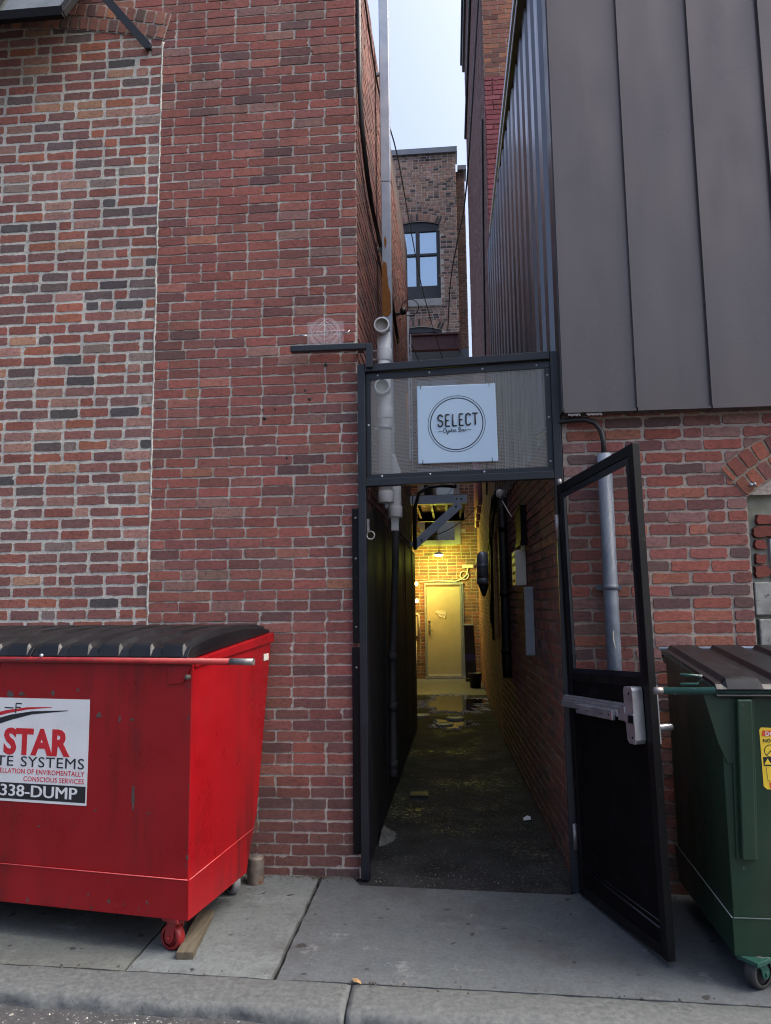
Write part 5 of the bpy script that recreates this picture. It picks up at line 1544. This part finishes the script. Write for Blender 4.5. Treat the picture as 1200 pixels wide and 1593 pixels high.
cable([(0.575, 9.5, 8.2), (0.575, 10.2, 6.4), (0.57, 10.6, 4.2), (0.56, 10.9, 3.2)], 0.014, 'black cable falling down the tall right-hand wall behind the sign')
cable([(-0.45, 9.3, 5.0), (-0.1, 11, 4.7), (0.3, 12.5, 5.0), (0.58, 13.5, 5.4)], 0.006, 'very thin wire slung across the alley behind the perforated panel')
cable([(0.585, 13.0, 3.4), (0.2, 12.2, 2.95), (-0.25, 11.0, 2.62), (-0.47, 9.6, 2.6)], 0.007, 'thin wire slung low across the alley under the steel bracket')
# bundle of wires on the right wall above the can-shaped box
d = MB()
r_ = random.Random(15)
for k in range(9):
    x = 0.575 - 0.012 * (k % 3); y = 8.6 + 0.28 * (k % 4)
    pts = [(x, y + r_.uniform(-.1, .1), 2.95), (x - 0.015, y + 0.5 + r_.uniform(-.2, .2), 2.75 + r_.uniform(-.05, .05)), (x - 0.02, 9.8 + r_.uniform(-.4, .4), 2.55 + r_.uniform(-.12, .12)), (x - 0.01, 10.4 + r_.uniform(-.4, .4), 2.3 + r_.uniform(-.2, .2)), (x, 10.6 + r_.uniform(-.2, .2), 1.9), (x, 10.5, 1.3 + r_.uniform(-.3, .3))]
    d.tube(pts, r_.uniform(0.007, 0.017), n=6)
tag(link('wire_bundle', d, 'cable'), 'tangled bundle of black wires on the right alley wall round the grey can', 'wires')
d = MB()
d.tube([(0.575, 8.0, 2.75), (0.575, 8.0, 0.95), (0.58, 7.98, 0.85)], 0.055, n=12); d.tube([(0.59, 8.5, 2.75), (0.59, 8.5, 1.2)], 0.03, n=10)
for z in (2.4, 1.7, 1.1): d.tube([(0.575, 8.0, z), (0.575, 8.0, z + 0.05)], 0.062, n=12)
tag(link('black_downpipe', d, 'black_rust'), 'fat black downpipe on the right alley wall between the grey can and the cream box', 'pipe')

# can-shaped transformer box on the right wall
t = thing('splice_can', 'grey cylindrical splice can hung on the right alley wall', 'utility can', (0.50, 11.4, 1.9))
d = MB(); d.lathe([(0.0, 0.50), (0.04, 0.495), (0.075, 0.47), (0.095, 0.42), (0.1, 0.36), (0.1, 0.0), (0.0, 0.0)], n=22); link('can', d, 'galv', t)
d = MB(); d.lathe([(0.103, 0.25), (0.108, 0.255), (0.108, 0.30), (0.103, 0.305)], n=22); d.lathe([(0.103, 0.02), (0.107, 0.025), (0.107, 0.08), (0.103, 0.085)], n=22); link_each('band', d, 'galv', t)
d = MB(); d.lathe([(0.0, 0.0), (0.085, 0.0), (0.05, -0.11), (0.02, -0.19), (0, -0.19)], n=16); d.box((0.02, -0.03, 0.1), (0.11, 0.03, 0.16)); link_each('cable_boot', d, 'rubber', t)
# cream slotted box
t = thing('junction_box', 'cream box with slots down its side on the right alley wall near the gate', 'utility box', (0.60, 6.4, 1.78))
d = MB(); d.box((-0.045, 0, 0), (0.045, 0.36, 0.30)); link('housing', d, 'cream', t, bevel=0.006)
d = MB()
for k in range(4): d.box((-0.048, 0.06 + 0.0 * k, 0.03 + 0.07 * k), (-0.044, 0.30, 0.055 + 0.07 * k))
link_each('slot', d, 'black_flat', t)
d = MB(); d.box((0.01, 0.01, 0.301), (0.04, 0.05, 0.34)); link('conduit_stub', d, 'cream', t)
d = MB(); d.box((0.585, 6.02, 1.22), (0.655, 6.06, 1.76)); d.box((0.60, 6.015, 1.74), (0.645, 6.019, 1.755)); d.box((0.60, 6.015, 1.23), (0.645, 6.019, 1.245))
tag(link('wall_board', d, 'frame_grey', bevel=0.003), 'narrow grey board fixed upright to the right alley wall below the cream box', 'board')
d = MB(); d.box((0.60, 6.3, 2.16), (0.67, 6.75, 2.44)); d.box((0.592, 6.28, 2.12), (0.668, 6.77, 2.155)); d.box((0.594, 6.29, 2.445), (0.668, 6.76, 2.46))
tag(link('vent_cover', d, 'black_flat', bevel=0.004), 'dark metal vent cover set in the right alley wall above the cream box', 'vent')
d = MB(); d.tube([(0.60, 7.2, 2.46), (0.585, 7.7, 2.62), (0.565, 8.2, 2.80)], 0.006); d.lathe([(0, 0.08), (0.03, 0.07), (0.045, 0.04), (0.04, 0), (0.02, -0.02), (0, -0.02)], (0.565, 8.2, 2.80), 'z', 14)
tag(link('rod_lamp', d, 'cream'), 'small unlit white bulb on a thin rod beside the corrugated wall', 'lamp')
d = MB(); d.box((0.555, 9.6, 1.2), (0.59, 9.66, 2.5)); d.box((0.553, 9.605, 1.75), (0.592, 9.655, 1.8))
tag(link('wood_strip', d, 'wood_warm', bevel=0.003), 'upright bare wooden strip lit orange on the right alley wall', 'strip')
d = MB()
for k in range(4): d.tube([(0.555 + 0.0 * k, 13.3 + 0.55 * k, 3.35 - 0.08 * k), (0.555, 13.3 + 0.55 * k, 4.75)], 0.045, n=10)
for k in range(4): d.box((0.55, 13.28 + 0.55 * k, 3.9), (0.598, 13.32 + 0.55 * k, 3.95))
tag(link('maroon_pipes', d, 'purple'), 'row of maroon upright pipes high on the right wall left of the corrugated sheet', 'pipes')

# steel bracket off the left wall
t = thing('steel_bracket', 'blue-grey steel bracket with diagonal brace reaching out from the left wall', 'bracket', (-0.5, 9.5, 2.6))
TX = Matrix.Translation((0.5, -9.5, -2.6))
d = MB(); d.X = TX
d.box((-0.50, 9.44, 2.895), (0.235, 9.449, 3.005)); d.box((-0.50, 9.4495, 2.995), (0.235, 9.56, 3.005)); d.box((-0.50, 9.4495, 2.895), (0.235, 9.56, 2.905)); link('arm', d, 'steel_blue', t, bevel=0.002)
d = MB(); d.X = TX
d.bar((0.145, 9.43, 2.885), (-0.475, 9.43, 2.345), 0.018, 0.105, up=(1, 0, -1)); d.bar((0.145, 9.50, 2.885), (-0.475, 9.50, 2.345), 0.12, 0.014, up=(1, 0, -1)); link('brace', d, 'steel_blue', t, bevel=0.002)
d = MB(); d.X = TX
for (x, z) in ((0.10, 2.95), (0.16, 2.95), (0.09, 2.85), (-0.36, 2.43)): d.lathe([(0, 9.408), (0.010, 9.409), (0.012, 9.42)], (x, 0, z), 'y', 8)
link_each('bolt', d, 'black_flat', t)
d = MB(); d.X = TX
d.box((-0.53, 9.42, 2.2), (-0.502, 9.58, 3.3)); link('wall_plate', d, 'rust_steel', t)
d = MB(); d.X = TX
d.box((-0.49, 9.57, 3.012), (0.235, 11.7, 3.03)); d.box((-0.49, 11.6, 2.90), (0.235, 11.7, 3.011))
for k in range(4): d.box((-0.45 + 0.2 * k, 9.57, 2.93), (-0.42 + 0.2 * k, 11.59, 3.011))
link('deck', d, 'black_rust', t)
d = MB(); d.tube([(-0.44, 9.35, 2.3), (-0.43, 9.35, 2.85), (-0.38, 9.33, 3.02), (-0.25, 9.33, 3.10), (-0.1, 9.36, 3.115), (0.08, 9.40, 3.11)], 0.022, n=10); d.tube([(0.03, 9.39, 3.11), (0.10, 9.40, 3.11)], 0.028, n=10); d.tube([(-0.46, 9.36, 2.4), (-0.46, 9.36, 3.0)], 0.008)
tag(link('bent_hose', d, 'cable'), 'black hose bending up over the steel bracket from the left wall', 'hose')
d = MB(); d.tube([(-0.485, 8.9, 3.1), (-0.485, 8.9, 4.2)], 0.016); d.tube([(-0.483, 8.9, 3.08), (-0.483, 8.9, 3.2)], 0.02)
tag(link('copper_pipe', d, 'rust'), 'slim rusty pipe standing at the left wall behind the perforated panel', 'pipe')
d = MB(); d.box((-0.475, 9.0, 3.4), (-0.455, 9.02, 5.3)); d.box((-0.44, 9.0, 3.4), (-0.428, 9.02, 5.0)); 
for k in range(10): d.box((-0.454, 9.005, 3.5 + 0.15 * k), (-0.441, 9.015, 3.52 + 0.15 * k))
tag(link('cable_rack', d, 'galv'), 'narrow ladder-like cable rack upright on the left wall above the sign', 'rack')
d = MB(); d.tube([(-0.54, 7.4, 4.62), (-0.43, 7.4, 4.65)], 0.014); d.lathe([(0, -0.05), (0.03, -0.04), (0.035, 0.02), (0, 0.03)], (-0.43, 7.4, 4.67), 'z', 12); d.ring((-0.36, 7.45, 4.72), 0.09, 0.005, 18, 5, 'y')
tag(link('wire_insulator', d, 'cable'), 'small dark insulator with a wire loop sticking out from the left wall', 'insulator')

# ================================================================== LAMPS (lit)
M['lamp_glow'] = emit('lamp_glow', (1.0, 0.93, 0.72), 30)
M['bulb_glow'] = emit('bulb_glow', (1.0, 0.62, 0.16), 22)
t = thing('wall_lamp', 'lit round wall lamp glaring above the cream door', 'lamp', (-0.243, YB - 0.02, 2.60))
d = MB(); d.tube([(0, 0.0, 0.03), (0, -0.52, 0.07)], 0.014); d.lathe([(0.0, 0.06), (0.05, 0.055), (0.10, 0.03), (0.115, 0.0), (0.11, -0.002), (0.09, 0.02), (0.0, 0.03)], (0, -0.56, 0.02), 'z', 20); link('lamp_shade', d, 'galv', t)
d = MB(); d.lathe([(0, -0.035), (0.05, -0.03), (0.075, -0.005), (0.08, 0.015), (0.0, 0.02)], (0, -0.56, 0.02), 'z', 20); link('lamp_glass', d, 'lamp_glow', t)
def point(name, loc, energy, col, size=0.06, parent=None):
    l = bpy.data.lights.new(name, 'POINT'); l.energy = energy; l.color = col; l.shadow_soft_size = size
    o = bpy.data.objects.new(name, l); COL.objects.link(o); o.location = loc
    if parent: o.parent = parent
    return o
point('lamp_light', (0, -0.62, -0.10), 21, (0.90, 1.0, 0.10), 0.06, t)
for (z, y, lab) in ((2.02, 15.75, 'upper of two bare orange bulbs on the left wall beside the door'), (1.66, 15.80, 'lower of two bare orange bulbs on the left wall beside the door')):
    t = thing('bulb_lamp', lab, 'lamp', (-0.82, y, z), group='bare orange bulbs left of the door')
    d = MB(); d.lathe([(0.0, 0.0), (0.03, 0.0), (0.03, 0.05), (0, 0.05)], (0, 0, 0), 'x', 12); link('lamp_holder', d, 'cream', t)
    d = MB(); d.lathe([(0, 0.05), (0.02, 0.055), (0.04, 0.085), (0.036, 0.115), (0.0, 0.13)], (0, 0, 0), 'x', 14); link('bulb', d, 'bulb_glow', t)
    point('bulb_light', (0.17, -0.02, 0), 4.0, (1.0, 0.52, 0.08), 0.05, t)

# conduit line over the door with a loop
d = MB(); d.tube([(-0.80, YB - 0.03, 2.06), (-0.3, YB - 0.03, 2.09), (0.1, YB - 0.03, 2.07), (0.25, YB - 0.03, 2.12), (0.36, YB - 0.03, 2.22), (0.38, YB - 0.03, 2.36)], 0.014, n=8); d.ring((0.30, YB - 0.03, 2.20), 0.09, 0.012, 22, 6, 'y')
d.box((0.26, YB - 0.07, 2.36), (0.5, YB - 0.01, 2.43))
tag(link('door_conduit', d, 'cream'), 'cream conduit with a coiled loop running over the lit door', 'conduit')
d = MB(); d.tube([(-0.83, YB - 0.06, 1.37), (-0.73, YB - 0.06, 1.37), (-0.71, YB - 0.06, 1.34), (-0.71, YB - 0.06, 0.86)], 0.022, n=10); d.tube([(-0.78, YB - 0.06, 0.03), (-0.78, YB - 0.06, 0.8)], 0.018, n=10); d.box((-0.83, YB - 0.05, 0.9), (-0.74, YB - 0.02, 1.33))
tag(link('corner_pipe', d, 'cream'), 'cream bent pipe in the corner left of the lit door', 'pipe')
# black bin and bucket by the door
t = thing('black_bin', 'tall narrow black bin with pale lid edge standing right of the lit door', 'bin', (0.36, 15.75, -0.012), R(-6))
d = MB()
d.prism([(-0.085, 0.0), (0.13, 0.0), (0.10, 1.14), (-0.10, 1.14)], -0.09, 0.09); d.tube([(-0.10, -0.10, 0.06), (0.12, -0.10, 0.06)], 0.012)
link('bin_body', d, 'bin', t, bevel=0.012)
d = MB(); d.box((-0.115, -0.105, 1.142), (0.115, 0.105, 1.175)); link('lid', d, 'frame_grey', t, bevel=0.006)
d = MB(); d.box((-0.093, -0.0935, 0.42), (0.128, -0.0905, 0.56)); link('tape_band', d, 'blue_band', t)
d = MB(); d.lathe([(0.0, 0.0), (0.05, 0.0), (0.06, 0.02), (0.06, 0.04)], (0.0, 0.0, 0.03), 'y', 14); link('wheel', d, 'rubber', t)
t = thing('black_bucket', 'low black bucket on the ground in front of the tall black bin', 'bucket', (0.43, 14.6, -0.012))
d = MB(); d.lathe([(0, 0.0), (0.10, 0.0), (0.125, 0.26), (0.132, 0.262), (0.132, 0.28), (0.118, 0.28), (0.095, 0.02), (0, 0.02)], n=22); link('pail', d, 'bin', t)
d = MB(); d.tube([(0.13 * math.cos(a), 0.13 * math.sin(a) * 0.9, 0.26 - 0.05 * math.sin(a)) for a in [i * math.pi / 10 for i in range(11)]], 0.004, n=6); link('handle', d, 'worn_steel', t)

# ================================================================== THINGS ON THE ALLEY FLOOR
for (x, y, rr_, z, lab) in ((0.02, 10.78, 0.125, 0.004, 'round pale paver disc lying on the alley floor, the right and farthest forward of three'), (-0.13, 10.30, 0.125, -0.004, 'round paver disc half sunk in the small puddle on the alley floor'), (-0.49, 11.08, 0.14, -0.004, 'round paver disc against the left alley wall')):
    d = MB(); d.lathe([(0.0, 0.010), (rr_ * 0.72, 0.010), (rr_ * 0.76, 0.015), (rr_ * 0.95, 0.013), (rr_, 0.004), (rr_, -0.02)], (0, 0, 0), 'z', 30)
    o = tag(link('round_paver', d, 'paver'), lab, 'paver', 'round pavers on the alley floor'); o.location = (x, y, z)
d = MB(); d.box((-0.39, 6.56, -0.02), (-0.235, 6.70, 0.006)); 
for k in range(5): d.box((-0.38 + 0.028 * k, 6.57, 0.0061), (-0.365 + 0.028 * k, 6.69, 0.010))
tag(link('drain_grate', d, 'soot', bevel=0.002), 'small black drain grate set in the alley floor on the left', 'grate')
d = MB()
d.add([(0.51, 5.91, -0.002), (0.565, 5.915, 0.004), (0.57, 5.985, 0.006), (0.545, 5.99, 0.012), (0.515, 5.975, 0.001)], [(0, 1, 3, 4), (1, 2, 3)])
d.add([(0.51, 5.91, -0.003), (0.565, 5.915, 0.003), (0.57, 5.985, 0.005), (0.545, 5.99, 0.011), (0.515, 5.975, 0.0)], [(4, 3, 1, 0), (3, 2, 1)])
tag(link('paper_scrap', d, 'white_paper'), 'scrap of white paper lying near the right alley wall', 'litter')
d = MB()
r_ = random.Random(5); vs = []
nu = 16
for k in range(nu + 1):
    for i in range(7):
        t_ = i / 6; yy = 5.28 + 0.42 * k / nu
        prof_w = math.sin(math.pi * k / nu) ** 0.6 * (1 + 0.3 * noise.noise(Vector((k * 0.5, 0, 0))))
        xw = side_line(yy) + 0.04
        vs.append((xw + 0.10 * t_ * prof_w, yy, 0.055 * (1 - t_) ** 1.2 * prof_w - 0.010 + 0.012 * noise.noise(Vector((t_ * 5, yy * 14, 0)))))
fs = [(k * 7 + i, k * 7 + i + 1, (k + 1) * 7 + i + 1, (k + 1) * 7 + i) for k in range(nu) for i in range(6)]
d.add(vs, fs, smooth=True)
tag(link('mortar_heap', d, 'mortar_patch'), 'pale heap of spilled mortar at the foot of the left alley wall', 'mortar')

# ================================================================== SMALL THINGS ON THE STREET SIDE
t = thing('bollard_stub', 'short rusty steel pipe stub standing by the wall behind the red dumpster', 'bollard', (-1.20, 4.56, 0), 0)
d = MB(); d.lathe([(0.0, 0.155), (0.036, 0.155), (0.048, 0.150), (0.050, 0.14), (0.050, 0.0)], n=24); link('post', d, 'rust_steel', t)
d = MB(); d.lathe([(0.0, 0.160), (0.030, 0.159), (0.036, 0.1555)], n=20); link('cap', d, 'worn_steel', t)
d = MB()
P1, P2 = Vector((-1.285, 3.60, 0.02)), Vector((-1.33, 4.05, 0.03))
ax = (P2 - P1).normalized(); sd = Vector((ax.y, -ax.x, 0))
K = 10; vs = []
for i in range(K + 1):
    p = P1 + (P2 - P1) * (i / K)
    j_ = 0.004 * noise.noise(Vector((i * 0.9, 0, 0)))
    e = 0.02 * noise.noise(Vector((i * 3, 2, 0))) if i in (0, K) else 0
    for s_, zz in ((-1, -0.018), (1, -0.018), (1, 0.016), (-1, 0.016)):
        q = p + sd * (s_ * (0.040 + j_)) + ax * (e * s_)
        vs.append((q.x, q.y, q.z + zz - 0.002 + 0.002 * noise.noise(Vector((i * 1.3, s_, zz * 90)))))
fs = [(i * 4 + k, i * 4 + (k + 1) % 4, (i + 1) * 4 + (k + 1) % 4, (i + 1) * 4 + k) for i in range(K) for k in range(4)] + [(3, 2, 1, 0), (K * 4, K * 4 + 1, K * 4 + 2, K * 4 + 3)]
d.add(vs, fs)
tag(link('wood_plank', d, 'wood', bevel=0.003), 'weathered wood plank on the sidewalk beside the red dumpster wheel', 'plank')
# black arm at the corner with a clear etched plate standing on it
d = MB()
d.box((-1.01, 4.595, 3.285), (-0.515, 4.64, 3.325)); d.box((-0.5145, 4.597, 3.16), (-0.47, 4.638, 3.323)); d.box((-0.575, 4.6401, 3.29), (-0.535, 4.70, 3.32))
tag(link('steel_bar', d, 'black_paint', bevel=0.004), 'black steel arm projecting left along the brick wall from the gate corner', 'bar')
t = thing('etched_plate', 'clear plate etched with a ringed diamond emblem standing on the black steel arm', 'sign', (-0.785, 4.615, 3.326))
d = MB(); d.box((-0.115, -0.003, 0.0), (0.125, 0.003, 0.16)); link('plate', d, 'acrylic', t)
d = MB()
for r1 in (0.098, 0.088, 0.047, 0.020): d.ring((0, -0.004, 0.085), r1, 0.0016, 40, 5, 'y', flat=0.4)
q = 0.084
for (p, r1) in (((0, q), (q, 0)), ((q, 0), (0, -q)), ((0, -q), (-q, 0)), ((-q, 0), (0, q)), ((0, 0.1), (0, -0.085))): d.tube([(p[0], -0.004, 0.085 + p[1]), (r1[0], -0.004, 0.085 + r1[1])], 0.0017, n=5)
d.tube([(-0.1, -0.004, 0.09), (0.14, -0.004, 0.095)], 0.0017, n=5)
link('emblem', d, 'etched', t)
d = MB(); d.tube([(-0.165, -0.004, 0.075), (-0.135, -0.006, 0.068), (-0.118, -0.006, 0.068)], 0.005, n=8); d.tube([(0.118, -0.006, 0.072), (0.15, -0.006, 0.074), (0.165, -0.004, 0.09)], 0.005, n=8); link_each('clip', d, 'alu', t)
# canopy: black-framed tilted glass light at the top left with its stay
t = thing('glass_canopy', 'black-framed glass canopy with a steel stay high on the left brick wall', 'canopy', (-3.3, 4.5, 5.75))
TX = Matrix.Translation((3.3, -4.5, -5.75))
d = MB(); d.X = TX
d.box((-4.6, 4.30, 5.575), (-2.50, 4.34, 5.645)); d.bar((-2.52, 4.32, 5.60), (-2.42, 4.66, 6.30), 0.045, 0.05, up=(1, 0, 0)); d.bar((-4.58, 4.32, 5.60), (-4.58, 4.66, 6.30), 0.045, 0.05, up=(1, 0, 0)); d.box((-4.6, 4.63, 6.28), (-2.4, 4.67, 6.34)); d.bar((-3.02, 4.325, 5.64), (-3.02, 4.64, 6.29), 0.02, 0.03, up=(1, 0, 0))
link('canopy_frame', d, 'black_flat', t, bevel=0.003)
d = MB(); d.X = TX
d.add([(-4.58, 4.325, 5.61), (-2.53, 4.325, 5.61), (-2.43, 4.655, 6.29), (-4.58, 4.655, 6.29)], [(0, 1, 2, 3)]); link('glass', d, 'glass_grey', t)
d = MB(); d.X = TX
d.bar((-2.06, 4.66, 5.60), (-2.46, 4.50, 6.05), 0.055, 0.012, up=(0, 1, 0)); d.box((-2.08, 4.655, 5.585), (-2.04, 4.69, 5.62)); link('stay', d, 'black_paint', t)
# dry leaves in the gutter and on the sidewalk
lrng = random.Random(4)
for (x, y, z, lab) in ((-1.25, 3.10, -0.046, 'small dry leaf in the gutter left of the wood plank'), (-0.66, 3.08, -0.046, 'small dry leaf in the gutter near the kerb joint'), (-0.45, 3.44, 0.006, 'dry leaf scrap lodged at the joint between kerb blocks')):
    d = MB(); a = lrng.random() * 6
    pts = [(0.028 * math.cos(a + k * 0.785) * (1.2 if k % 4 == 0 else 0.55), 0.028 * math.sin(a + k * 0.785) * (1.2 if k % 4 == 0 else 0.55), 0.006 * (k % 2)) for k in range(8)]
    d.add(pts + [(0, 0, 0.008)], [(k, (k + 1) % 8, 8) for k in range(8)])
    o = tag(link('dry_leaf', d, 'leaf'), lab, 'leaf', 'dry leaves at the kerb'); o.location = (x, y, z)
